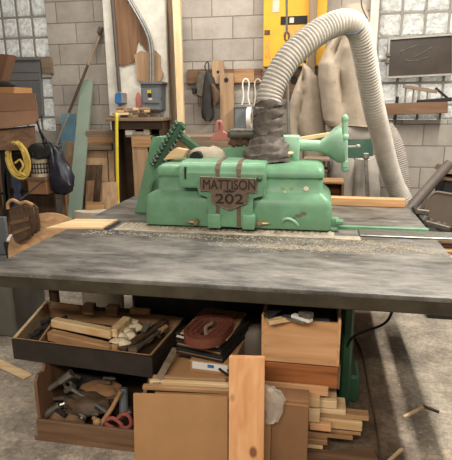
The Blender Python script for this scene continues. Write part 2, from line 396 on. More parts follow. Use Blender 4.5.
# ================================================================== the setting
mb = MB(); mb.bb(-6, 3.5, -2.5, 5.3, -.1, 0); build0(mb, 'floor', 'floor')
W1R = at(47, 30, Y=WALLY).x; W1B = at(55, 131, Y=WALLY).z
W2L = at(379, 20, Y=WALLY).x; W2B = 1.40
TOP = 3.3
W1L = W1R - .17 * 8; W2R = W2L + .203 * 6; WT = 2.97
mb = MB()
for x0, x1, z0, z1 in ((-6, W1L, 0, TOP), (W1L, W1R, 0, W1B), (W1L, W1R, WT, TOP), (W1R, W2L, 0, TOP), (W2L, W2R, 0, W2B), (W2L, W2R, WT, TOP), (W2R, 3.5, 0, TOP)):
    mb.bb(x0, x1, WALLY, WALLY + .2, z0, z1)
build0(mb, 'wall_back', 'block')
def blockwindow(name, x0, x1, z0, z1, w, h, zline):
    mb = MB(); mo = MB()
    xs = []; x = x1 if name == 'window_1' else x0; sgn = -1 if name == 'window_1' else 1
    while x0 - .001 <= x <= x1 + .001: xs.append(x); x += sgn * w
    zs = [zline + k * h for k in range(-8, 12) if z0 - h < zline + k * h < z1]
    g = .011
    for a in xs[:-1]:
        xa, xb = sorted((a, a + sgn * w))
        for z in zs:
            za, zb = max(z, z0), min(z + h, z1)
            if zb - za > .05: mb.bb(xa + g, xb - g, WALLY + .012, WALLY + .09, za + g, zb - g, bev=.01)
    for a in xs: mo.bb(max(a - g, x0), min(a + g, x1), WALLY + .02, WALLY + .085, z0, z1)
    for z in zs + [z1]:
        if z0 <= z <= z1: mo.bb(x0, x1, WALLY + .022, WALLY + .083, max(z - g, z0), min(z + g, z1))
    o = mb.build(name, 'glassblock'); o['kind'] = 'structure'
    mo.build('mortar_grid', 'mortar', o)
blockwindow('window_1', W1L, W1R, W1B, WT, .17, .203, at(40, 37.3, Y=WALLY).z)
blockwindow('window_2', W2L, W2R, W2B, WT, .203, .203, at(400, 12.8, Y=WALLY).z)

# white pilaster and steel channel
PY = 4.86
PX0 = at(102, 0, Y=PY).x; PX1 = at(166, 10, Y=PY).x
mb = MB(); mb.bb(PX0, PX1, PY, WALLY, 0, TOP, .004); struct(mb, 'trim_1', 'white')
mb = MB(); xa = PX1 + .004; xb = xa + .075
mb.bb(xa, xa + .012, PY - .03, WALLY, 0, TOP); mb.bb(xb - .012, xb, PY - .03, WALLY, 0, TOP); mb.bb(xa, xb, PY + .02, PY + .035, 0, TOP)
struct(mb, 'trim_2', 'graywoodz')
# white board beside the right window
mb = MB(); a = at(370.5, -6, Y=4.95); b = at(379, 118, Y=4.95)
mb.bb(at(371, 5, Y=4.95).x, at(379, 5, Y=4.95).x, 4.93, 4.998, .0, TOP); struct(mb, 'trim_3', 'white')

# ================================================================== rip saw
TX0, TX1, TY0, TY1, TZ = -1.445, .632, 1.825, 3.69, .85
SAW = thing('rip_saw', 'large green cast iron rip saw with wide dark steel table', 'saw', (-.4, 2.75, 0))
mb = MB(); mb.bb(TX0, TX1, TY0, TY1, TZ - .022, TZ, .006, 2)
mb.build('table_top', 'iron', SAW)
mb = MB()
mb.bb(TX0 + .003, TX1 - .003, TY0 + .003, TY0 + .03, TZ - .074, TZ - .021, .004)
mb.bb(TX0 + .003, TX1 - .003, TY1 - .03, TY1 - .003, TZ - .074, TZ - .021, .004)
for x in (TX0 + .003, TX1 - .03): mb.bb(x, x + .027, TY0 + .02, TY1 - .02, TZ - .074, TZ - .021, .004)
for k in range(1, 6): mb.bb(TX0 + k * .34, TX0 + k * .34 + .02, TY0 + .02, TY1 - .02, TZ - .07, TZ - .021)
mb.build('table_apron', 'edge', SAW, label='dark worn front edge of the table')
mb = MB(); mb.bb(-1.0, .13, 2.42, 3.35, 0, TZ - .022, .02); mb.build('base', 'darkiron', SAW)
mb = MB(); xa, xb = at(341, 360, Y=2.36).x, at(352, 360, Y=2.36).x
mb.bb(xa, xb, 2.36, 2.62, 0.0, TZ - .03, .012)
mb.bb(xa, xb + .05, 2.40, 2.60, 0, .16, .015)
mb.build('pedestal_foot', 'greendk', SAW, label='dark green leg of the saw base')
# feed bed, strips
mb = MB(); mb.bb(-1.16, .10, 2.60, 2.79, TZ - .01, TZ + .003); mb.bb(.10, .235, 2.585, 2.66, TZ - .01, TZ + .004)
for k in range(40): mb.bb(-1.15 + k * .031, -1.15 + k * .031 + .024, 2.66, 2.78, TZ, TZ + .007, .002)
mb.build('feed_chain', 'dustbed', SAW, label='sawdust covered feed chain bed')
mb = MB(); mb.bb(.235, 1.0, 2.67, 2.81, TZ + .001, TZ + .010, .003); mb.build('guide_bar', 'steel', SAW, label='bright steel guide bar')
mb = MB(); a = at(344, 228, Z=TZ + .01); b = at(430, 230, Z=TZ + .01)
mb.bb(.12, TX1 - .01, 2.83, 2.86, TZ, TZ + .018, .003); mb.build('guide_rail', 'green', SAW, label='thin pale green rail')
mb = MB(); mb.bb(TX1 + .045, TX1 + .12, 1.95, 3.35, .735, .775, .004)
for y in (2.2, 3.1): mb.bb(TX1 - .01, TX1 + .06, y, y + .05, .74, .765)
mb.build('side_rail', 'darkiron', SAW)

HY = 2.70
def prof_ring(z, dx0, dx1, dy, r): return rrect(-1.0 + dx0, .083 - dx1, HY + dy, 3.16 - dy * .5, r * .6, z, 5)
mb = MB()
mb.loft([prof_ring(*a) for a in (
    (.868, .004, .004, .004, .05), (.876, 0, 0, 0, .055), (.995, 0, 0, 0, .055), (1.02, .004, .005, .003, .055), (1.04, .014, .016, .010, .055),
    (1.055, .034, .034, .022, .055), (1.065, .058, .046, .033, .05), (1.073, .069, .053, .038, .05), (1.143, .070, .054, .039, .05),
    (1.146, .078, .062, .046, .045), (1.153, .078, .062, .046, .045), (1.155, .066, .050, .034, .05), (1.165, .064, .048, .032, .05), (1.187, .067, .05, .034, .05),
    (1.205, .076, .058, .045, .05), (1.217, .094, .075, .065, .05), (1.222, .125, .1, .10, .04))])
HEAD = mb.build('saw_head', 'green', SAW, angle=50)
# raised centre housing
FY = 2.655
def fp(x, y): return at(x, y, Y=FY)
cx0, cx1 = fp(178.5, 175).x, fp(265, 178).x
prof = [(FY, 1.10), (FY, 1.17), (FY + .008, 1.205), (FY + .03, 1.23), (FY + .07, 1.243), (2.93, 1.246), (2.96, 1.10)]
mb = MB(); mb.prism([(cx0, y, z) for y, z in prof], (cx1 - cx0, 0, 0), .006)
out = [(179.3, 172), (264.3, 174), (264.3, 196.5), (252.5, 197.5), (252.5, 228.5), (208, 226), (208, 196.5), (198, 195), (198, 185.5), (179.3, 184.5)]
mb.prism([fp(*p) + V((0, -.001, 0)) for p in out], (0, .12, 0), .005)
mb.build('centre_housing', 'green', HEAD, angle=50)
mb = MB()
for px0, px1, py0, py1 in ((207, 221, 213.5, 228.5), (242, 254.5, 215, 230)):
    mb = MB(); a = at(px0, py0, Y=2.645); b = at(px1, py1, Y=2.645); mb.bb(a.x, b.x, 2.640, 2.72, b.z, a.z, .008, 2); mb.build('mounting_lug', 'green', HEAD)
path = [(FY - .003, .885), (FY - .003, 1.17), (FY + .004, 1.208), (FY + .028, 1.234), (FY + .07, 1.2465), (2.9, 1.249)]
for px in (217.8, 238.8):
    x = fp(px, 195).x; mb = MB(); w = .0115
    mb.loft([[V((x - w, y, z)), V((x + w, y, z)), V((x + w, y + .012, z - .012 * (i > 1))), V((x - w, y + .012, z - .012 * (i > 1)))] for i, (y, z) in enumerate(path)])
    mb.build('brown_stripe', 'brownstripe', HEAD, smooth=False)
# nameplate and its lettering
PYY = 2.652
op = [at(*p, Y=PYY) for p in ((201, 176.5), (257, 178.5), (257, 192), (247.5, 191.5), (247.5, 202.5), (229.5, 209.5), (212, 201.5), (212, 190.5), (201, 190))]
mb = MB(); mb.prism(op, (0, -.016, 0), .002); mb.build('nameplate', 'plate', HEAD, label='brown shield shaped nameplate')
mb = MB(); mb.tube([p + V((0, -.017, 0)) for p in op], .0032, 6, closed=True); mb.build('plate_rim', 'rim', HEAD)
def text(body, x0, x1, y0, y1, Y, parent, mat, name, off=.0, depth=.003):
    cu = bpy.data.curves.new('t', 'FONT'); cu.body = body; cu.extrude = .06; cu.offset = off; cu.align_x = 'LEFT'
    o = bpy.data.objects.new('t', cu); COL.objects.link(o); bpy.context.view_layer.update()
    me = bpy.data.meshes.new_from_object(o.evaluated_get(bpy.context.evaluated_depsgraph_get())); bpy.data.objects.remove(o)
    me.name = name
    A = at(x0, y1, Y=Y); B = at(x1, y0, Y=Y)
    xs = [v.co.x for v in me.vertices]; ys = [v.co.y for v in me.vertices]; zs = [v.co.z for v in me.vertices]
    base = wloc(parent); tilt = (at(x1, y1, Y=Y).z - A.z)
    for v in me.vertices:
        u = (v.co.x - min(xs)) / (max(xs) - min(xs)); w = (v.co.y - min(ys)) / (max(ys) - min(ys)); d = (v.co.z - min(zs)) / max(1e-6, max(zs) - min(zs))
        v.co = V((A.x + (B.x - A.x) * u, Y - depth * d, A.z + (at(x0, y0, Y=Y).z - A.z) * w)) - base
    me.materials.clear(); me.materials.append(MT[mat])
    t = bpy.data.objects.new(name, me); COL.objects.link(t); t.parent = parent; return t
text('MATTISON', 203.3, 255.3, 179.3, 188.8, PYY - .0165, HEAD, 'letter', 'lettering', .0, .004)
mb = MB(); p = at(229.5, 191, Y=PYY - .0165); mb.prism([p + V((-.035, 0, .004)), p + V((-.012, 0, -.010)), p + V((0, 0, -.004)), p + V((.012, 0, -.010)), p + V((.035, 0, .004)), p + V((.010, 0, .002)), p + V((0, 0, .010)), p + V((-.010, 0, .002))], (0, -.004, 0)); mb.build('emblem', 'letter', HEAD)
text('202', 215.5, 243.5, 193.5, 203.2, PYY - .0165, HEAD, 'letter', 'number', .008, .004)
# small fittings on the head
for px, py, d in ((196.5, 221.5, -1), (260, 222.5, 1)):
    mb = MB(); p = at(px, py, Y=2.69); mb.cyl(p + V((0, .02, 0)), p + V((0, -.03, 0)), .016, .014, 12); mb.cyl(p + V((0, -.03, 0)), p + V((0, -.038, 0)), .008, .007, 10)
    mb.tube([p + V((0, -.015, 0)), p + V((d * .03, -.02, 0)), p + V((d * .055, -.018, .002))], [.009, .007, .004], 8)
    mb.build('thumb_screw', 'brass', HEAD)
mb = MB(); p = at(259.5, 178.5, Y=2.65); mb.cyl(p + V((0, .01, 0)), p + V((0, -.012, 0)), .017, .015, 6); mb.ball(p + V((0, -.012, 0)), .012); mb.build('cap_bolt', 'greendk', HEAD)
mb = MB(); a = at(184.2, 167, Y=FY - .002); b = at(186.4, 179, Y=FY - .002); mb.bb(a.x, b.x, FY - .004, FY + .01, b.z, a.z); mb.build('slot', 'black', HEAD)
mb = MB(); mb.tube(bez([at(x, y, Y=yy) for x, y, yy in ((282, 223, 2.69), (283, 220, 2.67), (287, 218.5, 2.665), (291, 219.5, 2.665), (295, 222, 2.668), (298, 225.5, 2.69))], 5), .0075, 8); mb.build('pull_handle', 'greenlt', HEAD)
mb = MB()
p = at(333, 222, Y=2.78); mb.box(p, (.07, .05, .06), bev=.012, seg=2); q = at(337.5, 222, Y=2.76); mb.cyl(q + V((-.01, 0, 0)), q + V((.03, 0, 0)), .02, .018, 10)
mb.bb(p.x - .05, p.x + .03, 2.74, 2.83, .852, .88, .01)
mb.build('clamp_bracket', 'green', HEAD)
def patch(px, py, w, h, mat, nm, Y):
    mb = MB(); c = at(px, py, Y=Y); n = 11
    mb.prism([c + V((math.cos(2*math.pi*k/n) * w * random.uniform(.7, 1.1), 0, math.sin(2*math.pi*k/n) * h * random.uniform(.7, 1.1))) for k in range(n)], (0, .004, 0)); mb.build(nm, mat, HEAD, smooth=False)
patch(306, 188.5, .018, .014, 'chip', 'paint_chip', HY + .036); patch(285, 192, .007, .005, 'chip', 'paint_chip', HY + .036)
patch(303.5, 213.5, .022, .013, 'scuff', 'paint_chip', HY - .002); patch(298, 216, .022, .011, 'scuff', 'paint_chip', HY - .0022); patch(294, 218, .012, .007, 'scuff', 'paint_chip', HY - .0024); patch(283, 188, .012, .010, 'ochre', 'faded_mark', HY + .036); patch(292, 188, .011, .010, 'ochre', 'faded_mark', HY + .036)
# blade guard arc, yoke column, shaft and hand flange
mb = MB(); c = at(250, 160, Y=2.98); 
arc = [V((c.x + .30 * math.cos(t), 2.97, 1.20 + (at(250, 146.5, Y=2.97).z - 1.20) * math.sin(t))) for t in [math.pi * k / 24 for k in range(25)]]
mb.prism(arc, (0, .10, 0), .008); mb.build('blade_guard', 'green', SAW)
mb = MB(); a = at(268, 136, Y=2.98); b = at(299, 165, Y=2.98)
mb.bb(a.x, b.x, 2.98, 3.13, 1.2, a.z, .015, 2); 
a2 = at(281, 146, Y=2.96); mb.box(a2 + V((0, .02, -.02)), (.09, .06, .045), bev=.012)
mb.build('yoke_column', 'greenlt', SAW)
mb = MB(); s0 = at(297, 145, Y=3.06); s1 = at(320, 146, Y=3.06); s2 = at(336, 145, Y=3.06); s3 = at(343, 144, Y=3.06)
mb.tube([s0, s1, s1 * .5 + s2 * .5 + V((0, 0, 0)), s2, s3], [.033, .034, .065, .105, .118], 20)
mb.build('shaft_cone', 'greenlt', SAW)
mb = MB(); t0 = at(345, 119, Y=3.02); t1 = at(345, 168, Y=3.02)
mb.bar(t0, t1, .032, .034, (0, 1, 0), .008); mb.ball(t0, (.022, .022, .028)); mb.ball(t0 + (t1 - t0) * .36, (.024, .026, .026)); mb.ball(t1, (.022, .022, .028)); mb.box(t0 + (t1 - t0) * .92, (.04, .05, .05), bev=.01)
mb.build('hand_flange', 'greenlt', SAW)
mb = MB(); p = at(347, 147, Y=3.02); q = at(356, 146.5, Y=3.02); mb.cyl(p, q, .008, .007, 8); mb.ball(at(358, 146.5, Y=3.02), .015); mb.build('ball_knob', 'frame', SAW)
# kick guard and finger rack on the infeed side
g0 = [at(134, 213, Z=TZ), at(146, 213.5, Z=TZ)]; gy = g0[0].y
mb = MB(); mb.prism([at(134, 213, Y=gy), at(146, 213.5, Y=gy), at(161, 137, Y=gy), at(151.5, 137, Y=gy)], (.03, .16, 0), .006)
mb.build('splash_guard', 'green', SAW)
mb = MB(); a = at(157, 168, Y=3.0); b = at(183, 123, Y=3.0); d = (b - a)
mb.bar(a, b, .05, .045, (0, 1, 0), .008)
for k in range(11):
    p = a + d * (.05 + .09 * k); mb.box(p + V((-.028, -.02, .015)), (.018, .05, .03), (0, R(-35), 0), .004)
    mb.box(p + V((.022, -.025, -.012)), (.014, .03, .026), (0, R(-35), 0), .003)
mb.build('kickback_fingers', 'greendk', SAW)
mb = MB(); a = at(176, 132, Y=3.02); b = at(206, 156, Y=3.02); mb.bar(a, b, .05, .05, (0, 1, 0), .01); mb.build('lift_arm', 'greendk', SAW)
mb = MB(); p = at(198, 157, Y=2.9); mb.cyl(p + V((0, -.06, 0)), p + V((0, .06, 0)), .038, .036, 14); mb.build('pivot_knob', 'black', SAW)
mb = MB(); a = at(231, 134, Y=3.02); b = at(255, 134, Y=3.02); mb.cyl(a, b, .035, .035, 16); mb.cyl(a + V((-.02, 0, 0)), a, .02, .03, 12); mb.build('rubber_roller', 'dullsteel', SAW)
mb = MB()
for k in range(14):
    p = at(231 + k * 1.7, 142 + random.uniform(-1, 1.5), Y=3.0); mb.box(p, (.024, .05, .028), (random.random(), random.random(), 0), .004)
mb.build('rusty_linkage', 'rust', SAW)

# ------------------------------------------------------------------ hose
H = [(268, 113, 2.93), (268, 108, 2.93), (271, 91, 2.95), (279, 73, 2.98), (291, 56, 3.02), (308, 40, 3.08), (327, 27.5, 3.16), (346, 22, 3.24), (358, 30, 3.32), (364, 52, 3.42), (369, 80, 3.54), (374.5, 110, 3.68), (381, 135, 3.84), (387, 160, 3.98), (395.5, 186, 4.1), (405, 206, 4.15), (413, 250, 4.15)]
HC = bez([at(x, y, Y=Y) for x, y, Y in H], 60)
L_ = 0; pts = [HC[0]]; acc = [0]
for a, b in zip(HC, HC[1:]):
    L_ += (b - a).length; pts.append(b); acc.append(L_)
# resample evenly
def resample(P, step):
    out = [P[0]]; need = step
    for a, b in zip(P, P[1:]):
        l = (b - a).length
        while l >= need and l > 1e-9:
            a = a + (b - a) * (need / l); l = (b - a).length; out.append(a); need = step
        need -= l
    return out
hp = resample(HC, .0055)
HOSE = thing('dust_hose', 'big white corrugated dust hose arching up from the green saw head', 'hose', at(266, 158, Y=2.93))
mb = MB(); mb.tube(hp, [.0725 + (.0036, .0005, -.0042, .0005)[i % 4] for i in range(len(hp))], 22); mb.build('corrugated_tube', 'hose', HOSE, angle=75)
mb = MB(); tp = bez([at(x, y, Y=2.93) for x, y in ((271, 101), (269, 112), (268, 124), (268, 135), (268, 143), (267, 152), (266.5, 161))], 6)
rad = [.078, .08, .084, .085, .084, .082, .096, .104, .110]
n = len(tp)
rings = []
for i, p in enumerate(tp):
    t = i / (n - 1); r0 = .083 + .004 * math.sin(t * 46) + (.05 * min(1, max(0, (t - .5) / .35))) - .008 * math.exp(-((t - .58) / .05) ** 2)
    rings.append([p + V((r0 * math.cos(a) * 1.05, r0 * math.sin(a), .012 * math.sin(3 * a + i))) + noise.noise_vector(p * 20 + V((math.cos(a) * 2, math.sin(a) * 2, i))) * .007 for a in [2 * math.pi * k / 24 for k in range(24)]])
mb.loft(rings); mb.build('tape_wrap', 'tape', HOSE, angle=60, label='crumpled black tape wrapped round the hose end')
mb = MB(); a = at(366, 50, Y=3.42); cc = at(356, 28, Y=3.3)
mb.tube(bez([at(346, 34, Y=3.13), at(356, 33.5, Y=3.2), at(366, 26.5, Y=3.27), at(368, 21, Y=3.3), at(365, 14, Y=3.32), at(361.5, 4, Y=3.32), at(361, -20, Y=3.32)], 5), .004, 6)
tag(mb.build('hanger_cord', 'denim'), 'thin blue cord holding up the bend of the dust hose', 'cord')

# ================================================================== generic shapes
def poly(mb, px, Y, d, bev=0.0, dr=None):
    """outline at depth Y (number, or one per corner), d metres thick going away from the camera"""
    Ys = Y if isinstance(Y, (list, tuple)) else [Y] * len(px)
    mb.prism([at(x, y, Y=yy) for (x, y), yy in zip(px, Ys)], (0, d, 0) if dr is None else V(dr) * d, bev); return mb
ROT = (-.50, .866, 0)
def single(mb, name, mat, label, cat, group=None, **kw):
    return tag(mb.build(name, mat, **kw), label, cat, group)
def standing(tl, tr, bl, br, Yt, Yb, d, bev=.002):
    """a board seen between these pixels, carried on down to the floor"""
    a, b, c, e = at(*tl, Y=Yt), at(*tr, Y=Yt), at(*bl, Y=Yb), at(*br, Y=Yb)
    def down(p, q): return q + (q - p) * (q.z / (p.z - q.z)) if q.z > 0 else q
    mb = MB(); mb.prism([down(a, c), down(b, e), b, a], (0, d, 0), bev); return mb

# ================================================================== back wall, right to left
YB = 4.93
# vent sash in the right window
T = thing('vent_window', 'dark dusty hopper vent pane in silver frame within right glass blocks', 'window', at(420, 78, Y=YB))
P = [(388.5, 38), (454, 33.5), (454, 75), (386.5, 78.5)]
Q = [(390.3, 39.8), (452, 35.3), (452, 73.3), (388.3, 76.5)]
mb = MB(); o = [at(*p, Y=YB) for p in P]; i_ = [at(*p, Y=YB) for p in Q]
for k in range(4):
    j = (k + 1) % 4; mb.prism([o[k], o[j], i_[j], i_[k]], (0, .05, 0))
mb.build('frame', 'frame', T)
mb = MB(); mb.prism(i_, (0, .012, 0)); 
for v in mb.bm.verts: v.co.y += .02
mb.build('glass_pane', 'slate', T)
mb = MB()
for a in (((400, 52), (409, 48), (418, 45)), ((414, 57), (424, 52), (432, 47)), ((405, 60), (415, 61), (428, 57)), ((398, 56), (402, 49))):
    mb.tube(bez([at(*p, Y=YB + .018) for p in a], 4), .0045, 6)
mb.build('wiped_streak', 'dullsteel', T)
mb = MB()
for p in ((387, 62), (388, 55)): mb.box(at(*p, Y=YB - .01), (.04, .04, .03), bev=.004)
mb.build('hinge', 'dullsteel', T)
# shelf board with odds and ends
mb = MB(); poly(mb, [(385, 115.5), (448, 113), (448, 101.5), (385, 103.5)], 4.80, .04, .004)
T = thing('wall_shelf', 'brown wooden ledge board under the dark vent pane', 'shelf', at(417, 115, Y=4.85))
mb.build('front_board', 'brownx', T)
mb = MB(); a = at(385, 106, Y=4.84); b = at(448, 104, Y=4.84); mb.bb(a.x, b.x, 4.84, 4.995, b.z - .02, b.z); mb.build('shelf_board', 'graywood', T)
zs = b.z
mb = MB(); a = at(403, 86, Y=4.9); b = at(437, 92, Y=4.9); mb.bar(a, b, .03, .03, bev=.003)
for x in (406, 414, 428): mb.cyl(at(x, 88, Y=4.9), V((at(x, 88, Y=4.9).x, 4.9, zs)), .008, seg=8)
single(mb, 'scrap_bracket', 'graywood', 'pale wooden stick propped on thin pins on the brown ledge', 'scrap')
mb = MB(); mb.bar(V((at(417, 100, Y=4.88).x, 4.88, zs + .02)), V((at(452, 95, Y=4.88).x, 4.88, zs + .04)), .06, .035, bev=.008); mb.bar(V((at(436, 88, Y=4.88).x, 4.9, at(436, 88, Y=4.88).z)), V((at(451, 99, Y=4.88).x, 4.9, zs + .03)), .02, .02)
single(mb, 'pry_tool', 'black', 'black metal tool lying at right end of brown ledge', 'tool')
mb = MB(); p = at(397, 102, Y=4.9); mb.cyl(V((p.x, p.y, zs)), V((p.x, p.y, zs + .07)), .014, seg=10); single(mb, 'small_bottle', 'black', 'small dark upright tube at left end of brown ledge', 'bottle')
mb = MB(); mb.tube(bez([at(396, 114, Y=4.79), at(395.5, 122, Y=4.79), at(392, 127, Y=4.79), at(388, 131, Y=4.79)], 5), .006, 6); single(mb, 'hanging_strap', 'black', 'short black strap dangling from the brown ledge', 'strap')

# yellow panel, post, hoist cord, wood block
mb = MB(); a = at(263.5, 0, Y=4.86); b = at(325, 66, Y=4.86); T = thing('yellow_board', 'tall yellow metal panel with paper labels and black stripe', 'panel', (a.x + .2, 4.9, b.z))
zb = at(265, 67, Y=4.86).z
mb.bb(a.x, b.x, 4.86, 4.985, zb, 2.75, .006); mb.build('panel_body', 'yellow', T)
def stick(px0, py0, px1, py1, Y, mat, nm, par, t=.004):
    p = at(px0, py1, Y=Y); q = at(px1, py0, Y=Y); mb = MB(); mb.bb(p.x, q.x, Y - t, Y, p.z, q.z); return mb.build(nm, mat, par)
stick(280.5, 15.5, 307.5, 25, 4.86, 'black', 'black_stripe', T); stick(289.5, 17.5, 294, 23, 4.857, 'label', 'stripe_label', T)
stick(272.5, 0, 279.5, 12.5, 4.86, 'label', 'paper_label', T); stick(283, 25.5, 303, 36, 4.86, 'ltbrown', 'faded_label', T); stick(264.5, 30, 270, 35, 4.86, 'rust', 'small_label', T)
stick(265, 40, 267, 58, 4.86, 'ltbrown', 'printed_line', T); stick(268, 40, 270, 58, 4.86, 'ltbrown', 'printed_line', T)
mb = MB(); a = at(309, 20, Y=4.78); b = at(316.5, 20, Y=4.78); mb.bb(a.x, b.x, 4.78, 4.855, 0, 2.9, .004); single(mb, 'grey_post', 'graywoodz', 'weathered grey post in front of the yellow panel', 'post')
T = thing('hoist_cord', 'pale cord with a rusty shackle hanging before the yellow panel', 'cord', at(287, 40, Y=4.6))
mb = MB(); mb.cyl(at(286.5, -60, Y=4.6), at(286.8, 33, Y=4.6), .010, seg=8); mb.build('cord', 'dullsteel', T)
mb = MB(); mb.tube(bez([at(x, y, Y=4.6) for x, y in ((286.8, 32), (288.8, 34), (288.8, 39), (287, 41.5), (285, 39), (285, 34), (286.8, 32))], 4), .009, 6); mb.build('shackle', 'rust', T)
mb = MB(); mb.cyl(at(287, 42, Y=4.6), at(285.5, 50, Y=4.6), .009, seg=6); mb.build('hook', 'rust', T)
mb = MB(); mb.cyl(at(287.3, 62, Y=4.4), at(288.5, 135, Y=4.4), .012, seg=8); mb.cyl(at(288.5, 135, Y=4.4), V((at(288.5, 135, Y=4.4).x, 4.4, 0)), .012, seg=8); single(mb, 'thin_rod', 'greypole', 'thin pale upright rod between the hose and the canvas bags', 'rod')

# tool board strip with hanging tools
T = thing('tool_rail', 'brown horizontal wooden rail screwed to the block wall for tools', 'rail', at(225, 84, Y=4.96))
mb = MB(); poly(mb, [(187, 84), (262, 83.5), (262, 68.5), (187, 69.5)], 4.96, .04, .003); mb.build('rail_board', 'brownx', T)
mb = MB(); poly(mb, [(234, 82.5), (254, 82.5), (254, 69), (234, 69)], 4.952, .01); mb.build('newer_board', 'tanx', T, label='lighter piece of the rail')
mb = MB(); poly(mb, [(262, 100), (305, 98), (305, 70), (262, 72)], 4.94, .055, .004); o = single(mb, 'wood_block', 'brownx', 'brown wooden backing board behind the hose with a hole', 'board')
mb = MB(); mb.cyl(at(294, 80, Y=4.93), at(294, 80, Y=4.945), .035, seg=16); mb.build('hole', 'black', o)
def holeboard(px, Y, d, mat, name, label, holes):
    mb = MB(); poly(mb, px, Y, d, .003); o = single(mb, name, mat, label, 'board')
    for hx, hy, r in holes:
        mb = MB(); p = at(hx, hy, Y=Y); mb.cyl(p + V((0, -.003, 0)), p + V((0, .012, 0)), r, seg=14); mb.build('hole', 'black', o)
    return o
holeboard([(212.5, 84), (224.5, 84), (223.5, 60.5), (211.5, 60.5)], 4.93, .03, 'tanz', 'short_board', 'short tan board hanging on the rail behind the long one', [(218, 72, .014)])
holeboard([(220.5, 134), (234.5, 134), (233.5, 73), (219.5, 73.5)], 4.90, .03, 'tanz', 'long_board', 'long tan board with round hole hung above the pink scoop', [(226.2, 80, .022)])
# gloves / wrenches hanging
T = thing('hand_tool', 'grey metal hand tool hanging left of the black glove', 'tool', at(197, 97, Y=4.9))
mb = MB(); mb.bar(at(203, 71, Y=4.9), at(198.5, 96, Y=4.9), .05, .08, (1, 0, 0), .008); mb.build('tool_body', 'dullsteel', T)
mb = MB(); mb.box(at(195.5, 91, Y=4.9), (.06, .05, .07), bev=.01); mb.build('tool_head', 'darkiron', T)
mb = MB(); mb.cyl(at(199, 96, Y=4.9), at(199.5, 107, Y=4.9), .015, .01, 8); mb.build('tool_tip', 'rust', T)
T = thing('black_glove', 'crumpled black leather mitt hanging on the brown rail', 'glove', at(208, 121, Y=4.9))
mb = MB(); mb.loft([[at(cx, y, Y=4.9) + V((math.cos(a) * w * 1.0, math.sin(a) * .045, 0)) + noise.noise_vector(V((a, y * .2, 1))) * .012 for a in [2*math.pi*k/16 for k in range(16)]] for cx, y, w in ((208, 72, .02), (209, 78, .05), (210, 88, .075), (208, 97, .06), (208, 104, .055), (208, 112, .07), (208, 118, .06), (208, 121.5, .025))]); mb.build('mitt_body', 'mitt', T, angle=60)
mb = MB(); mb.loft([[at(cx, y, Y=4.86) + V((math.cos(a) * w, math.sin(a) * .03, 0)) for a in [2*math.pi*k/12 for k in range(12)]] for cx, y, w in ((212, 84, .02), (215.5, 92, .04), (216.5, 100, .038), (215, 105, .02))]); mb.build('thumb', 'leather', T, angle=60)
mb = MB(); mb.tube(bez([at(206, 72, Y=4.9), at(205, 65, Y=4.93), at(208, 62, Y=4.93), at(209, 72, Y=4.9)], 4), .006, 6); mb.build('loop', 'black', T)
# white clip hooks, grey box, tape roll
for k, (x, lb) in enumerate(((246, 'white spring hook hanging on the rail above the grey bin'), (258, 'thin pale spring hook hanging beside the corrugated hose'))):
    mb = MB(); mb.tube(bez([at(x + dx, y, Y=4.9) for dx, y in ((-4, 105), (-2.5, 96), (-3.4, 84), (-1.5, 79.5), (1.2, 79.5), (3, 84), (2, 96), (3.8, 105))], 5), .008 if k == 0 else .006, 6)
    single(mb, 'spring_hook', 'whitepl' if k == 0 else 'label', lb, 'hook')
T = thing('grey_bin', 'small grey sheet metal bin standing under the white spring hook', 'bin', at(247, 129, Y=4.8))
mb = MB(); poly(mb, [(234.5, 134), (262, 133), (262, 107), (234.5, 107)], 4.75, .2, .006); mb.build('bin_body', 'greybox', T)
mb = MB(); poly(mb, [(233.8, 107.5), (263, 107), (263, 104.5), (233.8, 105)], 4.74, .22, .003); mb.build('rim', 'steel', T)
T = thing('tape_roll', 'white roll of tape standing before the small grey bin', 'tape roll', at(249, 128, Y=4.62))
mb = MB(); c = at(249.5, 118, Y=4.68)
mb.loft([[c + V((x, r * math.cos(a), r * math.sin(a))) for a in [2*math.pi*k/24 for k in range(24)]] for x, r in ((-.02, .05), (-.02, .10), (.02, .10), (.02, .05))], cap=False, closed=True); mb.build('roll', 'whitepl', T)
mb = MB(); mb.loft([[c + V((x, r * math.cos(a), r * math.sin(a))) for a in [2*math.pi*k/24 for k in range(24)]] for x, r in ((-.021, .042), (-.021, .051), (.021, .051), (.021, .042))], cap=False, closed=True); mb.build('core', 'card', T)
mb = MB(); mb.bb(at(186, 140, Y=4.55).x, at(282, 140, Y=4.55).x, 4.45, 4.99, .62, at(240, 133.5, Y=4.75).z - .001, .01)
T = thing('back_bench', 'low brown wooden bench along the block wall behind the saw', 'bench', (at(240, 140, Y=4.7).x, 4.72, 0))
mb.build('bench_top', 'graywood', T)
for x in (at(190, 140, Y=4.55).x, at(279, 140, Y=4.55).x):
    mb = MB(); mb.bb(x - .03, x + .03, 4.5, 4.9, 0, .62); mb.build('leg', 'darkwoodz', T)

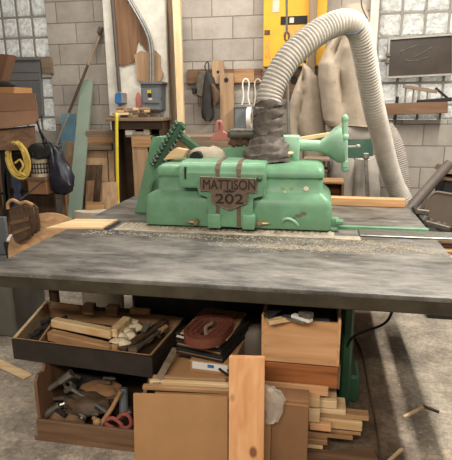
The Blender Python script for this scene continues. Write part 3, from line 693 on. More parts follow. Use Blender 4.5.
# stud, conduits, electrical gear, plywood patches on the white pilaster
mb = standing((172, -6), (180, -6), (177.5, 128), (184, 128), 4.72, 4.66, .04); single(mb, 'pine_stud', 'palez', 'long pale pine stud leaning upright beside the white pilaster', 'stud')
mb = MB(); poly(mb, [(116, 63), (123, 66), (134, 62), (138, 40), (150, 55), (152, 40), (140, 20), (126, -5), (110, -5)], PY - .016, .014); single(mb, 'brown_patch', 'brownz', 'dark brown hardboard sheet nailed high on the white pilaster', 'board')
mb = MB(); poly(mb, [(137, 80), (147, 82.5), (160, 81), (163.5, 74), (160, 66), (160.5, 56), (155, 50), (149, 52), (140, 51), (134, 55), (136, 66)], PY - .030, .013); single(mb, 'tan_patch', 'tanz', 'ragged tan plywood piece behind the grey switch box', 'board')
T = thing('outlet_box', 'blue outlet box at the foot of a dark conduit', 'outlet', at(119, 104, Y=PY))
mb = MB(); poly(mb, [(115.5, 103), (124.5, 103.5), (124.5, 93), (115.5, 92.5)], PY - .07, .07, .006); mb.build('box', 'frame', T)
mb = MB(); poly(mb, [(114.5, 104), (120.5, 104.5), (120, 92.5), (114.5, 93)], PY - .10, .05, .01); mb.build('plug', 'bluepl', T)
mb = MB(); mb.cyl(at(111.5, -10, Y=PY - .03), at(119.5, 92, Y=PY - .03), .018, seg=10); mb.build('conduit', 'tube', T)
T = thing('switch_box', 'grey electrical disconnect box with yellow and white stickers', 'switch box', at(151, 112, Y=PY))
mb = MB(); poly(mb, [(141.5, 110), (161, 110.5), (160.5, 83), (140.5, 83)], PY - .16, .16, .008); mb.build('box_body', 'greybox', T)
mb = MB(); poly(mb, [(142.5, 103), (159.5, 103.5), (159, 88), (141.5, 88)], PY - .172, .014, .005); mb.build('door', 'greybox', T)
mb = MB(); poly(mb, [(139.5, 84), (162, 84), (162, 81.5), (139.5, 81.5)], PY - .18, .18, .003); mb.build('lid', 'greypole', T)
for x0, y0, x1, y1, mt in ((147.5, 90, 148.7, 93, 'tapeyel'), (149.6, 90, 150.8, 93, 'tapeyel'), (148, 93.5, 151.5, 97.2, 'black'), (148.3, 98, 152.2, 100.2, 'label')):
    stick(x0, y0, x1, y1, PY - .172, mt, 'sticker', T, .003)
mb = MB(); mb.bar(at(160.5, 88, Y=PY - .1), at(160.5, 100, Y=PY - .14), .025, .03, bev=.004); mb.build('lever', 'black', T)
for dx in (0, 2.4):
    mb = MB(); mb.tube(bez([at(x + dx, y, Y=PY - .08) for x, y in ((124, -8), (133, 8), (142, 24), (148, 38), (150.2, 52), (150.5, 66), (150.5, 82))], 6), .014, 8); mb.build('conduit', 'greypole', T)
mb = MB(); mb.cyl(at(161, 111, Y=PY - .06), at(162.5, 140, Y=PY - .06), .013, seg=8); mb.build('lower_conduit', 'greypole', T)
mb = MB(); c = at(138.5, 100, Y=PY - .02); mb.loft([[c + V((math.cos(a) * w, math.sin(a) * .012, z)) for a in [2*math.pi*k/12 for k in range(12)]] for z, w in ((-.07, .02), (-.06, .03), (.0, .032), (.05, .022), (.075, .008))]); single(mb, 'pink_rag', 'pink', 'faded pink rag hanging left of the grey switch box', 'rag')

# ================================================================== cabinet with wood scraps
CY = 4.55
def cp(x, y): return at(x, y, Y=CY)
T = thing('low_cabinet', 'worn wooden cabinet under the grey switch box', 'cabinet', (cp(135, 190).x, 4.7, 0))
mb = MB(); a = cp(107, 118); b = cp(163, 118); mb.bb(a.x, b.x, CY - .03, 4.85, a.z - .03, a.z, .004); mb.build('top', 'graywood', T); ct = a.z
mb = MB(); c = cp(112, 128); d = cp(161, 128); mb.bb(c.x, d.x, CY - .005, CY + .02, c.z - .01, a.z - .03); mb.build('apron', 'darkwood', T)
mb = MB(); mb.bb(c.x, d.x, 4.80, 4.85, 0, a.z - .03); mb.build('back', 'darkwood', T)
for x in (c.x, d.x - .02): mb = MB(); mb.bb(x, x + .02, CY, 4.82, 0, a.z - .03); mb.build('side', 'darkwoodz', T)
mb = MB(); e = cp(132, 137); f = cp(150, 195); mb.bb(e.x, f.x, CY - .02, CY + .005, 0, e.z, .004); mb.build('door', 'tanz', T)
stick(132, 136.5, 151, 147, CY - .021, 'tanx', 'door_rail', T, .006)
mb = MB(); p = cp(144, 133); mb.bb(cp(126, 133).x, cp(152, 133).x, CY - .01, 4.8, e.z - .001, e.z + .015); mb.build('shelf', 'graywood', T)
for k, (x, w, h) in enumerate(((128, .10, .05), (137, .12, .035), (145, .06, .07))):
    mb = MB(); p = cp(x, 134); mb.box((p.x, CY + .08, e.z + .015 + h / 2), (w, .1, h), (0, 0, random.uniform(-.3, .3)), .006)
    single(mb, ('folded_paper', 'folded_cloth', 'small_box')[k], ('whitepl', 'cloth', 'label')[k], ('white folded paper on the cabinet shelf under scraps', 'dusty folded cloth on the cabinet shelf beside white paper', 'small pale box on the cabinet shelf right of the cloth')[k], ('paper', 'cloth', 'box')[k])
for k in range(16):
    x = 112 + (k * 2.1); y = 117 - (k % 4) * 2.0
    p = cp(x, y); mb = MB(); l = random.uniform(.06, .14)
    mb.box((p.x, CY + .03 + (k * 7 % 5) * .04, ct + .013 + (k % 4) * .023), (l, .03, .022), (0, 0, random.uniform(-.6, .6)), .003)
    tag(mb.build('wood_scrap', ('tanx', 'graywood', 'palex')[k % 3]), 'short wooden offcut in the jumbled heap on the cabinet', 'offcut', 'offcuts on the cabinet top')
# yellow measure
mb = MB(); mb.tube(bez([cp(118.5, 114) + V((0, -.06, 0)), cp(120, 116) + V((0, -.08, 0)), cp(120, 130) + V((0, -.08, 0)), cp(120.5, 170) + V((0, -.08, 0)), cp(121.3, 202) + V((0, -.08, 0)), V((cp(121.3, 202).x, CY - .08, 0.0))], 6), .016, 8); single(mb, 'yellow_hose', 'tapeyel', 'thin bright yellow air hose hanging down in front of cabinet', 'hose')

# ================================================================== leaning boards left of the cabinet
G = 'boards leaning behind the left corner of the saw table'
def lean(name, label, mat, tl, tr, bl, br, Yt, Yb, d=.02, cat='board', group=G):
    return single(standing(tl, tr, bl, br, Yt, Yb, d), name, mat, label, cat, group)
lean('green_board', 'tall sage green board leaning against the block wall', 'sage', (80.5, 80), (92.5, 80.5), (67, 218), (80, 218), 4.9, 4.2, .03)
lean('narrow_board', 'narrow brown board standing left of the sage green board', 'tanz', (65, 141), (76, 143), (62, 207), (72, 207), 4.80, 4.58, .04)
lean('blue_sheet', 'bluish sheet behind the top of the narrow brown board', 'bluegl', (61, 113.5), (75, 113.5), (61, 140), (75, 140), 4.93, 4.88, .012, 'sheet')
lean('wide_panel', 'wide orange brown panel leaning right of the sage green board', 'tanz', (86, 150), (107, 150), (84, 200), (109, 200), 4.65, 4.5, .02)
lean('slim_board', 'slim tan board standing at right end of the orange brown panel', 'tanz', (108, 150), (114, 151), (110, 200), (115, 200), 4.62, 4.5, .02)
lean('dark_board', 'dark grey brown board leaning before the orange brown panel', 'darkwoodz', (86, 165), (102, 165), (84, 203), (99, 203), 4.5, 4.4, .02)
lean('short_plank', 'short brown board standing before the dark board', 'brownz', (86.5, 181), (94, 181), (85, 203), (92, 203), 4.38, 4.3, .02)
lean('tan_plank', 'tan plywood piece with square top nearest the yellow hose', 'tanz', (102.5, 183), (116, 182), (102, 208), (118, 207), 4.3, 4.2, .02)
lean('low_plank', 'low tan board lying crossways under the dark board', 'tanx', (86, 202), (103, 202.5), (86, 209), (103, 209), 4.12, 4.10, .02)
for k, (y0, y1, lb) in enumerate(((143, 150, 'grey brown board lowest of the flat stack above orange panel'), (137, 143, 'pale board in the middle of the flat stack above panel'), (130.5, 137, 'greyish board topmost of the flat stack above orange panel'))):
    mb = MB(); a = at(87, y1, Y=4.62); b = at(112, y0, Y=4.62); mb.bb(a.x, b.x + .02 * k, 4.60, 4.98, a.z + .001, b.z, .004); single(mb, 'flat_board', ('graywood', 'tanx', 'graywood')[k], lb, 'board', 'flat boards stacked by the wall')
mb = standing((103, 27), (104.5, 28), (54, 146), (57, 147), 4.96, 4.3, .015)
T = thing('long_pole', 'long dark pole with a pale lower end leaning on wall', 'pole', at(56, 146, Y=4.3)); mb.bm.free()
a, b = at(101.5, 31, Y=4.96), at(56, 145, Y=4.6); q = a + (b - a) * .3; r = a + (b - a) * .72
mb = MB(); mb.cyl(q, r, .014, seg=10); mb.build('middle', 'darkwoodz', T); mb = MB(); mb.cyl(r, b + (b - a) * (b.z / (a.z - b.z)), .015, seg=10); mb.build('lower_end', 'greypole', T); mb = MB(); mb.cyl(a, q, .015, seg=10); mb.build('upper_end', 'graywoodz', T)
mb = MB(); mb.box(a + V((0, -.03, .0)), (.045, .045, .07), (0, R(25), 0), .01); mb.build('grip', 'dullsteel', T)
# slate panel in left window
T = thing('vent_panel', 'slate grey sheet panel set in the left glass block window', 'panel', at(25, 116, Y=4.93))
mb = MB(); poly(mb, [(2, 116), (42, 116), (38.5, 58), (0, 58)], 4.93, .06, .004); mb.build('panel', 'greypanel', T)
mb = MB(); poly(mb, [(0, 60.5), (38.6, 60), (38.4, 57), (0, 57)], 4.91, .08, .003); mb.build('top_rail', 'greypole', T)
for y in (72, 80): 
    mb = MB(); poly(mb, [(0, y + .7), (39.5, y + .5), (39.5, y), (0, y + .2)], 4.926, .006); mb.build('seam', 'dullsteel', T)
mb = MB(); poly(mb, [(42, 74), (52, 74), (50, 57), (40, 57)], 4.95, .05, .003); single(mb, 'dusty_block', 'graywood', 'grimy square patch board at the corner of the slate panel', 'board')

# ================================================================== left rack and what hangs there
RY = 3.5
def rp(x, y, Y=RY): return at(x, y, Y=Y)
sh1 = rp(30, 150.5).z; sh2 = rp(40, 193).z
rx0, rx1 = -2.95, rp(33, 150).x
T = thing('storage_rack', 'dark wooden storage rack at left carrying the brown boxes', 'rack', ((rx0 + rx1) / 2, 3.7, 0))
for z in (sh1, sh2):
    mb = MB(); mb.bb(rx0, rx1 + (.10 if z == sh2 else 0), RY, RY + (.45 if z == sh1 else .2), z - .025, z, .003); mb.build('shelf', 'darkwood', T)
for x, y in ((rx0, RY), (rx1 - .03, RY + .42), (rx0, RY + .42), (rp(2, 200).x, RY)):
    mb = MB(); mb.bb(x, x + .03, y, y + .03, 0, sh1 - .025); mb.build('post', 'brownz', T)
mb = MB(); mb.bb(rx0, at(56, 200, Y=RY + .47).x, RY + .45, RY + .47, .0, sh1 - .03); mb.build('back_panel', 'darkwoodz', T)
for x in (10, 37):
    mb = MB(); p = rp(x, 151, RY - .01); mb.tube(bez([p + V((0, .02, .02)), p + V((0, -.02, .02)), p + V((0, -.025, -.03)), p + V((0, -.06, -.035)), p + V((0, -.06, -.01))], 4), .006, 6); mb.build('hook', 'black', T)
def carton(name, label, mat, px, Y, depth, lid=None, cat='box', z0=None):
    T = thing(name, label, cat, at(sum(p[0] for p in px) / 4, max(p[1] for p in px), Y=Y))
    mb = MB(); poly(mb, px, [Y - .16, Y, Y, Y - .16], depth, .004, ROT); mb.build('body', mat, T); return T
T = carton('lower_box', 'plain brown wooden box on the rack under the reddish box', 'brownx', [(-8, 150.3), (35.5, 150.3), (34, 127), (-8, 131)], RY + .005, .35)
T = thing('flap_box', 'reddish brown cardboard box with folded edge upon another box', 'box', rp(18, 128))
mb = MB(); poly(mb, [(-8, 112), (37, 111), (34.5, 93), (-8, 93.5)], [RY - .16, RY, RY, RY - .16], .37, .004, ROT)
mb.build('body', 'cardred', T)
mb = MB(); poly(mb, [(-8, 130), (38.5, 123.5), (37, 110.5), (-8, 112.5)], [RY - .19, RY - .03, RY - .004, RY - .164], .30, .004, ROT); mb.build('lower_skirt', 'cardred', T)
mb = MB(); poly(mb, [(-6, 93.6), (14, 93.6), (14, 87), (-6, 87)], RY + .04, .25, .004); single(mb, 'pale_box', 'card', 'small pale carton on the reddish box under dark cylinder', 'box')
mb = MB(); mb.tube([rp(-10, 84.5, RY + .12), rp(8, 84.5, RY + .12), rp(12, 84.7, RY + .12), rp(15.5, 85.5, RY + .12)], [.028, .027, .02, .006], 14); single(mb, 'dark_cylinder', 'darkiron', 'dark pointed cylinder lying on the pale carton', 'tool')
mb = MB(); poly(mb, [(-10, 92.5), (-2.5, 92.5), (8.3, 54.5), (-10, 53)], RY + .28, .12, .004); single(mb, 'corner_board', 'cardred', 'reddish brown board end jutting in at upper left edge', 'board')
mb = MB(); poly(mb, [(6, 93), (29, 93), (27, 94.2), (8, 94)], RY + .01, .01); mb.bm.free()
# rope coil
T = thing('cord_coil', 'coil of yellow cord hanging on the left rack', 'rope', rp(18, 182, RY - .06))
mb = MB()
for k in range(11):
    ax, ay = 10.3 + random.uniform(-3.2, 1.4), 19.5 + random.uniform(-4.5, 1.5); cx, cy = 17.5 + random.uniform(-2.2, 1.8), 159.5 + random.uniform(-1.5, 2.5)
    ring = []
    for i in range(28):
        t = 2 * math.pi * i / 28; x = cx + ax * math.cos(t) * .95 + 3.0 * math.sin(t); y = cy + ay * math.sin(t)
        ring.append(rp(x, y, RY - .075 + .012 * math.sin(t * 2 + k) + k * .004))
    mb.tube(ring, .0085, 6, closed=True)
mb.build('loops', 'rope', T)
mb = MB(); mb.tube(bez([rp(x, y, RY - .1) for x, y in ((15, 163), (20, 160), (23, 166), (20, 172), (26, 176))], 5), .0085, 6); mb.build('loose_end', 'rope', T)
# can, small carton, black bag, navy bag
T = thing('metal_can', 'tin can with a dark grid label on the rack shelf', 'can', rp(41, 178, RY - .05))
zc0, zc1 = rp(40, 178, RY - .08).z, rp(40, 158, RY - .08).z
cc = rp(41, 170, RY + .02); rr = (rp(50, 170).x - rp(32, 170).x) / 2
mb = MB(); mb.lathe((cc.x, cc.y, 0), [(rr, zc0), (rr * 1.02, zc0 + .004), (rr, zc0 + .01), (rr, zc1 - .012), (rr * 1.03, zc1 - .006), (rr, zc1), (rr * .85, zc1)], 24); mb.build('can_body', 'tin', T)
for z in (.2, .42, .64): 
    mb = MB(); zz = zc0 + (zc1 - zc0) * z; mb.lathe((cc.x, cc.y, 0), [(rr * 1.008, zz), (rr * 1.008, zz + .008)], 24); mb.build('label_band', 'darkiron', T)
for a in range(9):
    t = R(200 + a * 17); mb = MB(); mb.box((cc.x + rr * math.cos(t), cc.y + rr * math.sin(t), zc0 + (zc1 - zc0) * .45), (.004, .008, (zc1 - zc0) * .55), (0, 0, t)); mb.build('label_bar', 'darkiron', T)
T = thing('small_carton', 'small brown carton on the rack shelf beneath the tin can', 'box', rp(41, 193))
mb = MB(); p = rp(33, 193); q = rp(50, 178.5); mb.bb(p.x, q.x, RY - .06, RY + .15, sh2, zc0 - .001, .004); mb.build('carton_body', 'carddk', T)
mb = MB(); mb.bb(p.x - .006, q.x + .006, RY - .066, RY + .15, zc0 - .03, zc0 - .0015, .003); mb.build('lid', 'brownx', T)
T = thing('black_bag', 'black soft bag with a long strap above the tin can', 'bag', rp(42, 157))
mb = MB(); mb.loft([[rp(cx, y, RY + .03) + V((math.cos(a) * w, math.sin(a) * .09, 0)) + noise.noise_vector(V((a * 1.5, y * .3, 2))) * .02 for a in [2*math.pi*k/18 for k in range(18)]] for cx, y, w in ((41, 158, .08), (42, 156, .105), (42, 150, .115), (41, 146, .10), (40, 143, .05))]); mb.build('bag_body', 'black', T, angle=60)
mb = MB(); mb.tube(bez([rp(x, y, RY - .06) for x, y in ((46, 150), (43, 140), (39, 128), (37, 121), (40, 130), (48, 144), (50, 152))], 5), .009, 6); mb.build('strap', 'black', T)
T = thing('navy_bag', 'bulging navy blue plastic bag hanging beside the sage board', 'bag', rp(62, 193))
mb = MB(); mb.loft([[rp(cx, y, RY + .02) + V((math.cos(a) * w, math.sin(a) * w * .8, 0)) + noise.noise_vector(V((math.cos(a) * 2, math.sin(a) * 2, y * .12))) * .022 for a in [2*math.pi*k/22 for k in range(22)]] for cx, y, w in ((53, 146, .02), (54.5, 152, .05), (57, 160, .065), (60, 168, .085), (62, 177, .095), (63, 184, .095), (62, 190, .075), (61, 193.5, .03))]); mb.build('bag_body', 'navy', T, angle=60)
mb = MB(); mb.tube(bez([rp(x, y, RY - .02) for x, y in ((53, 147), (50, 143), (42, 144), (33, 150))], 4), .009, 6); mb.build('tie', 'black', T)
# webbing and tool belt
T = thing('blue_straps', 'dark blue webbing straps hanging below the yellow cord', 'strap', rp(18, 215, RY - .05))
for pts, mt in ((((12, 168), (15, 185), (20, 200), (22, 212)), 'denim'), (((17, 172), (19, 186), (16, 198), (18, 212)), 'denim'), (((3, 152), (4, 175), (6, 200), (5, 225)), 'black'), (((9, 160), (7, 180), (9, 205)), 'black')):
    mb = MB(); P_ = bez([rp(x, y, RY - .05) for x, y in pts], 5)
    mb.loft([[p + V((-.02, -.004, 0)), p + V((.02, -.004, 0)), p + V((.02, .004, 0)), p + V((-.02, .004, 0))] for p in P_]); mb.build('webbing', mt, T)
BY = 2.82
mb = MB(); a = rp(20, 200, BY - .03); mb.cyl(a, V((a.x - .25, RY + .02, a.z + .02)), .006, seg=8)
ro = bpy.data.objects['storage_rack']; mb.build('side_arm', 'black', ro)
T = thing('tool_belt', 'brown leather tool belt with pouches hung on left rack', 'tool belt', rp(22, 240, BY))
for pts, w, d in (([(7, 209), (24, 205), (30, 236), (28, 240), (16, 245), (12, 240)], .07, 0), ([(24, 203), (35, 206), (38, 230), (36, 234), (28, 236)], .05, .03)):
    mb = MB(); poly(mb, pts, BY + d, w, .014); mb.build('pouch', 'leather', T, angle=60)
for pts in ([(9, 222), (27, 217), (28, 221), (10, 226)], [(12, 232), (29, 226), (29.5, 229), (13, 235.5)]):
    mb = MB(); poly(mb, pts, BY - .008, .012, .003); mb.build('strap', 'brownx', T)
mb = MB(); mb.tube(bez([rp(x, y, BY + .01) for x, y in ((8, 209), (8, 203), (13, 200), (20, 203), (26, 202), (33, 205))], 5), .011, 8); mb.build('handle', 'tanx', T)
# round disc standing tilted
c = at(50, 251, Y=2.95)
T = thing('round_table', 'round tan wooden disc tilted up just left of saw table', 'table', (c.x, c.y + .12, 0))
r_ = .265; nrm = V((.5, -.80, .30)).normalized(); u = nrm.orthogonal().normalized(); v = nrm.cross(u); mb = MB()
mb.loft([[c + nrm * o + (u * math.cos(a) + v * math.sin(a)) * rr for a in [2*math.pi*k/56 for k in range(56)]] for o, rr in ((-.025, r_ * .98), (-.02, r_), (-.004, r_), (0, r_ * .985))]); mb.build('tilted_top', 'tanx', T)
mb = MB(); k_ = c - nrm * .06; mb.cyl(V((k_.x, k_.y, .04)), V((k_.x, k_.y, c.z)), .035, seg=14); mb.cyl(V((k_.x, k_.y, 0)), V((k_.x, k_.y, .04)), .16, .12, 20); mb.cyl(k_, c - nrm * .024, .05, seg=12); mb.build('pedestal', 'darkwoodz', T)
mb = MB(); c = at(97, 216, Z=.80); mb.loft([[c + V((math.cos(a) * .17 * s, math.sin(a) * .09 * s, z)) + noise.noise_vector(V((math.cos(a), math.sin(a), z * 5))) * .02 for a in [2*math.pi*k/20 for k in range(20)]] for z, s in ((-.8, .9), (-.1, 1), (.01, 1), (.03, .93))]); single(mb, 'pale_sack', 'cloth', 'pale rounded sack top behind the left end of the board', 'sack')
# grey cabinet & bin
gx = at(17, 338, Z=0)
T = thing('grey_cabinet', 'dusty grey steel cabinet standing left under the table edge', 'cabinet', (gx.x - .3, gx.y + .25, 0))
mb = MB(); mb.bb(gx.x - .7, gx.x, gx.y, gx.y + .4, 0, .52, .012); mb.build('cabinet_body', 'greycab', T)
mb = MB(); mb.bb(gx.x - .72, gx.x + .008, gx.y - .01, gx.y + .41, .52, .54, .006); mb.build('cabinet_top', 'greypole', T)
tb = at(5, 217, Y=2.98); mb = MB(); mb.bb(tb.x - .3, tb.x - .0, 2.97, 3.0, .541, tb.z, .004); single(mb, 'metal_sheet', 'greybox', 'plain grey metal sheet at left edge behind the dark bin', 'sheet')
b0 = at(14, 243, Y=2.86); bx0 = at(3, 243, Y=2.86).x; bx1 = b0.x
T = thing('waste_bin', 'dark grey bin holding crumpled white paper at left edge', 'bin', ((bx0 + bx1) / 2, 2.9, .541))
mb = MB(); mb.loft([rrect(bx0 + .006, bx1 - .006, 2.86, 2.95, .02, .542), rrect(bx0, bx1, 2.85, 2.96, .02, b0.z)]); mb.build('bin_body', 'darkiron', T)
mb = MB(); p = at(12, 239, Y=2.90); mb.ball(p, (.035, .04, .035), 3, .014); single(mb, 'crumpled_paper', 'whitepl', 'crumpled white paper in the dark grey bin', 'paper')

# ================================================================== dust collector and bags
DY = 4.4
def bag(name, label, mat, levels, Y, dep, crease=None, parent=None, seg=40, lab=None):
    rings = []
    for y, xl, xr in levels:
        a, b = at(xl, y, Y=Y), at(xr, y, Y=Y); c = (a + b) / 2; w = (b.x - a.x) / 2; ring = []
        for k in range(seg):
            t = 2 * math.pi * k / seg; dx = math.cos(t); dy = math.sin(t)
            x = c.x + w * math.copysign(abs(dx) ** .85, dx); yy = Y + dep * min(1, w * 5 + .3) * math.copysign(abs(dy) ** .8, dy)
            if crease and dy < 0:
                cxp = at(crease(y), y, Y=Y).x; yy += .085 * math.exp(-((x - cxp) / .022) ** 2) * min(1, dep / .12)
            nn = noise.noise_vector(V((x * 5, yy * 5, c.z * 2.5)))
            ring.append(V((x, yy, c.z)) + nn * .018)
        rings.append(ring)
    # refine vertically
    out = []
    for i in range(len(rings) - 1):
        for s in range(6):
            f = s / 6; f2 = f * f * (3 - 2 * f) * .5 + f * .5
            out.append([p.lerp(q, f2) + noise.noise_vector(p.lerp(q, f2) * 9) * .006 for p, q in zip(rings[i], rings[i + 1])])
    out.append(rings[-1])
    mb = MB(); mb.loft(out)
    if parent: return mb.build(name, mat, parent, angle=70)
    return single(mb, name, mat, label, 'bag', angle=70)
cb = at(352, 195, Y=DY)
T = thing('dust_collector', 'dust collector with hanging canvas filter bag and grey lower bag', 'dust collector', (cb.x, DY, 0))
bag('filter_bag', '', 'canvas', [(8, 340, 366), (22, 338, 369), (36, 333.5, 371), (50, 324, 372), (64, 318, 373), (80, 318, 373), (96, 319.5, 373.5), (110, 321, 374), (120, 323, 374), (126, 327, 373)], DY, .2, lambda y: 334.5 + (y - 45) * .155, T)
mb = MB(); rings = []
for y, xl, xr in ((126, 327, 373), (128, 326, 374), (132, 326, 374), (137, 327, 373), (138.5, 328, 372)):
    a, b = at(xl, y, Y=DY), at(xr, y, Y=DY); c = (a + b) / 2; w = (b.x - a.x) / 2
    rings.append([c + V((w * math.cos(t), w * .8 * math.sin(t), 0)) for t in [2*math.pi*k/32 for k in range(32)]])
mb.loft(rings); mb.build('bag_collar', 'canvasdk', T)
mb = MB(); rings = []
for y in (138, 140, 157, 160):
    a, b = at(330, y, Y=DY), at(373, y, Y=DY); c = (a + b) / 2; w = (b.x - a.x) / 2 * (1 if y in (140, 157) else .96)
    rings.append([c + V((w * math.cos(t), w * .8 * math.sin(t), 0)) for t in [2*math.pi*k/32 for k in range(32)]])
mb.loft(rings); mb.build('drum', 'collector', T)
bag('lower_bag', '', 'canvasdk', [(156, 331, 376), (162, 329.5, 378), (172, 327.5, 379), (184, 326, 379.5), (200, 325, 380), (225, 326, 380), (250, 328, 378), (275, 333, 374)], DY, .21, lambda y: 352, T)
mb = MB(); p = at(365.5, 155, Y=DY - .235); q = at(368, 200, Y=DY - .25); mb.bar(p, q, .03, .012, (0, 1, 0), .003); mb.box(at(366, 156, Y=DY - .24), (.05, .03, .05), bev=.008); mb.build('clamp_strap', 'steel', T)
for x in (332, 374):
    mb = MB(); p = at(x, 160, Y=DY + .15); mb.cyl(p, V((p.x, p.y, 0)), .02, seg=10); mb.build('leg', 'collector', T)
bag('canvas_bag', 'limp canvas bag hanging between the hose and dust collector', 'canvas', [(64, 303, 306), (69, 301, 311), (80, 297, 318), (92, 292.5, 321), (104, 289.5, 323.5), (118, 287.5, 325), (132, 287, 326), (146, 288, 326), (165, 290, 325)], 4.55, .11, lambda y: 300.5 + 3 * math.sin(y * .09))
mb = MB(); mb.cyl(at(304.5, 66, Y=4.55), at(305, 61, Y=4.75), .012, seg=8); single(mb, 'bag_hook', 'black', 'black peg at the top of the limp canvas bag', 'hook')
bpy.data.objects['canvas_bag'].location.z += 0
# lower coil of second hose
mb = MB(); hp2 = resample(bez([at(383, 128, Y=4.6), at(391, 140, Y=4.6), at(396, 156, Y=4.6), at(398.5, 172, Y=4.6), at(399.5, 190, Y=4.6), at(398, 215, Y=4.6), at(392, 250, Y=4.6), at(388, 278, Y=4.6)], 40), .009)
mb.tube(hp2, [.085 + (.004, -.004)[i % 2] for i in range(len(hp2))], 22); single(mb, 'grey_hose', 'canvasdk', 'second thick grey hose curving down behind the white one', 'hose', angle=75)
# shelf & wooden box behind the saw
T = thing('low_shelf', 'low dark wooden shelf unit behind the hand flange', 'shelf', (at(320, 190, Y=4.1).x, 4.2, 0))
xa, xb = at(303, 170, Y=4.1).x, at(330, 170, Y=4.1).x
for y in (159, 170, 181):
    mb = MB(); z = at(320, y, Y=4.1).z; mb.bb(xa, xb, 4.1, 4.3, z - .02, z, .003); mb.build('shelf_board', 'graywood', T)
for x in (xa, xb - .02):
    mb = MB(); mb.bb(x, x + .02, 4.1, 4.3, 0, at(320, 159, Y=4.1).z - .02); mb.build('side', 'darkwoodz', T)
T = thing('open_box', 'open fronted brown wooden box beyond the right end of saw', 'box', (at(333, 197, Y=3.85).x, 3.9, 0))
xa, xb = at(322, 190, Y=3.85).x, at(344, 190, Y=3.85).x; zt = at(333, 181.5, Y=3.85).z
mb = MB(); mb.bb(xa, xb, 3.85, 4.05, zt - .02, zt, .003); mb.build('top_board', 'tanx', T)
for x in (xa, xb - .02): mb = MB(); mb.bb(x, x + .02, 3.85, 4.05, 0, zt - .02, .002); mb.build('side', 'brownz', T)
mb = MB(); mb.bb(xa + .02, xb - .02, 4.03, 4.05, 0, zt - .02); mb.build('back', 'redwood', T)
# stick on the arm, timber on the table
mb = MB(); mb.bar(at(285, 141.5, Y=3.12), at(343, 132, Y=3.14), .03, .025, bev=.003); single(mb, 'long_stick', 'palex', 'long pale stick lying along the green shaft', 'stick')
mb = MB(); a = at(330, 204.5, Z=TZ); b = at(408, 207.5, Z=TZ)
mb.bar(V((a.x - .02, 3.55, TZ + .03)), V((.60, 3.53, TZ + .03)), .07, .058, bev=.004); single(mb, 'timber_length', 'pine', 'long pale timber lying across the far right of table', 'timber')
mb = MB(); mb.prism([at(46, 229.5, Z=TZ + .001), at(102, 229.5, Z=TZ + .001), at(118, 221, Z=TZ + .001), at(76, 220.5, Z=TZ + .001)], (0, 0, .012), .002); single(mb, 'pale_board', 'palex', 'pale thin board lying on the left side of the table', 'board')
mb = MB(); mb.prism([at(103.5, 229.5, Z=TZ + .001), at(109, 229.5, Z=TZ + .001), at(121, 222, Z=TZ + .001), at(118, 222, Z=TZ + .001)], (0, 0, .004)); mb.build('slot', 'black', SAW)
# on top of the saw head
mb = MB(); mb.prism([at(163, 160, Y=2.86), at(171, 151, Y=2.86), at(176, 148, Y=2.86), at(187, 150, Y=2.86), at(183, 158, Y=2.86)], (0, .06, 0), .003); single(mb, 'wood_wedge', 'palex', 'pale wooden wedge under the green finger rack', 'wedge')
mb = MB(); mb.box(at(180, 141, Y=3.16), (.10, .03, .11), (0, R(25), 0), .004); single(mb, 'brown_block', 'tanx', 'brown wood block behind the green finger rack', 'block')
mb = MB(); c = at(208, 151.5, Y=2.97); mb.loft([[c + V((math.cos(a) * .135 * s + .015 * z / .05, math.sin(a) * .09 * s, z)) + noise.noise_vector(V((math.cos(a) * 2, math.sin(a) * 2, z * 20))) * .015 for a in [2*math.pi*k/24 for k in range(24)]] for z, s in ((-.055, .95), (-.025, .95), (.0, .82), (.018, .6), (.028, .25))]); single(mb, 'dusty_cloth', 'cloth', 'dusty grey cloth heaped on the saw head', 'cloth', angle=60)
T = thing('pink_scoop', 'pinkish red plastic scoop with looped handle behind saw head', 'scoop', at(218, 141, Y=3.2))
mb = MB(); mb.prism([at(x, y, Y=3.2) for x, y in ((209, 141), (230, 141), (231, 136), (225, 134), (221.5, 131), (216.5, 131), (213, 135))], (0, .09, 0), .006); mb.build('pan', 'pink', T)
mb = MB(); lp = [at(x, y, Y=3.22) for x, y in ((217, 132), (216.8, 126), (217.5, 122.5), (219.3, 121.5), (221, 122.5), (221.8, 126), (221.2, 132))]; mb.tube(bez(lp, 4), .0105, 8); mb.build('handle', 'pink', T)
mb = MB(); mb.ball(at(288, 153, Y=2.92), (.035, .03, .014), 2, .006); single(mb, 'pale_chip', 'palex', 'pale wood chip beside the black wrap on green column', 'chip')

# ================================================================== right side
mb = MB(); a = at(446, 167, Y=4.3); b = at(412, 206, Y=4.0); mb.cyl(at(449, 164, Y=4.3), b + (b - a) * 1.2, .04, seg=18); single(mb, 'dark_tube', 'tube', 'thick dark tube leaning beyond the right table edge', 'tube')
T = thing('dark_crate', 'dark crate with wooden rim at far right edge', 'crate', (at(460, 205, Y=4.42).x, 4.57, 0))
mb = MB(); p = at(443, 190, Y=4.42); mb.bb(p.x, p.x + .45, 4.42, 4.72, 0, at(445, 173, Y=4.42).z - .03, .006); mb.build('crate_body', 'black', T)
mb = MB(); poly(mb, [(443, 173.5), (480, 178), (480, 171.5), (446, 168)], 4.40, .34, .004); mb.build('rim', 'graywood', T)
mb = MB(); poly(mb, [(442, 180), (480, 185), (480, 182), (443, 177)], 4.405, .02, .003); mb.build('slat', 'brownx', T)
T = thing('taupe_panel', 'taupe plastic panel with rounded corner beside right table edge', 'panel', at(440, 226, Y=3.6))
pp = [(424, 213), (428, 201), (431, 195), (434, 192.5), (438, 192), (480, 199), (480, 236), (434, 226)]
mb = MB(); poly(mb, pp, 3.6, .05, .006); mb.build('panel', 'taupe', T)
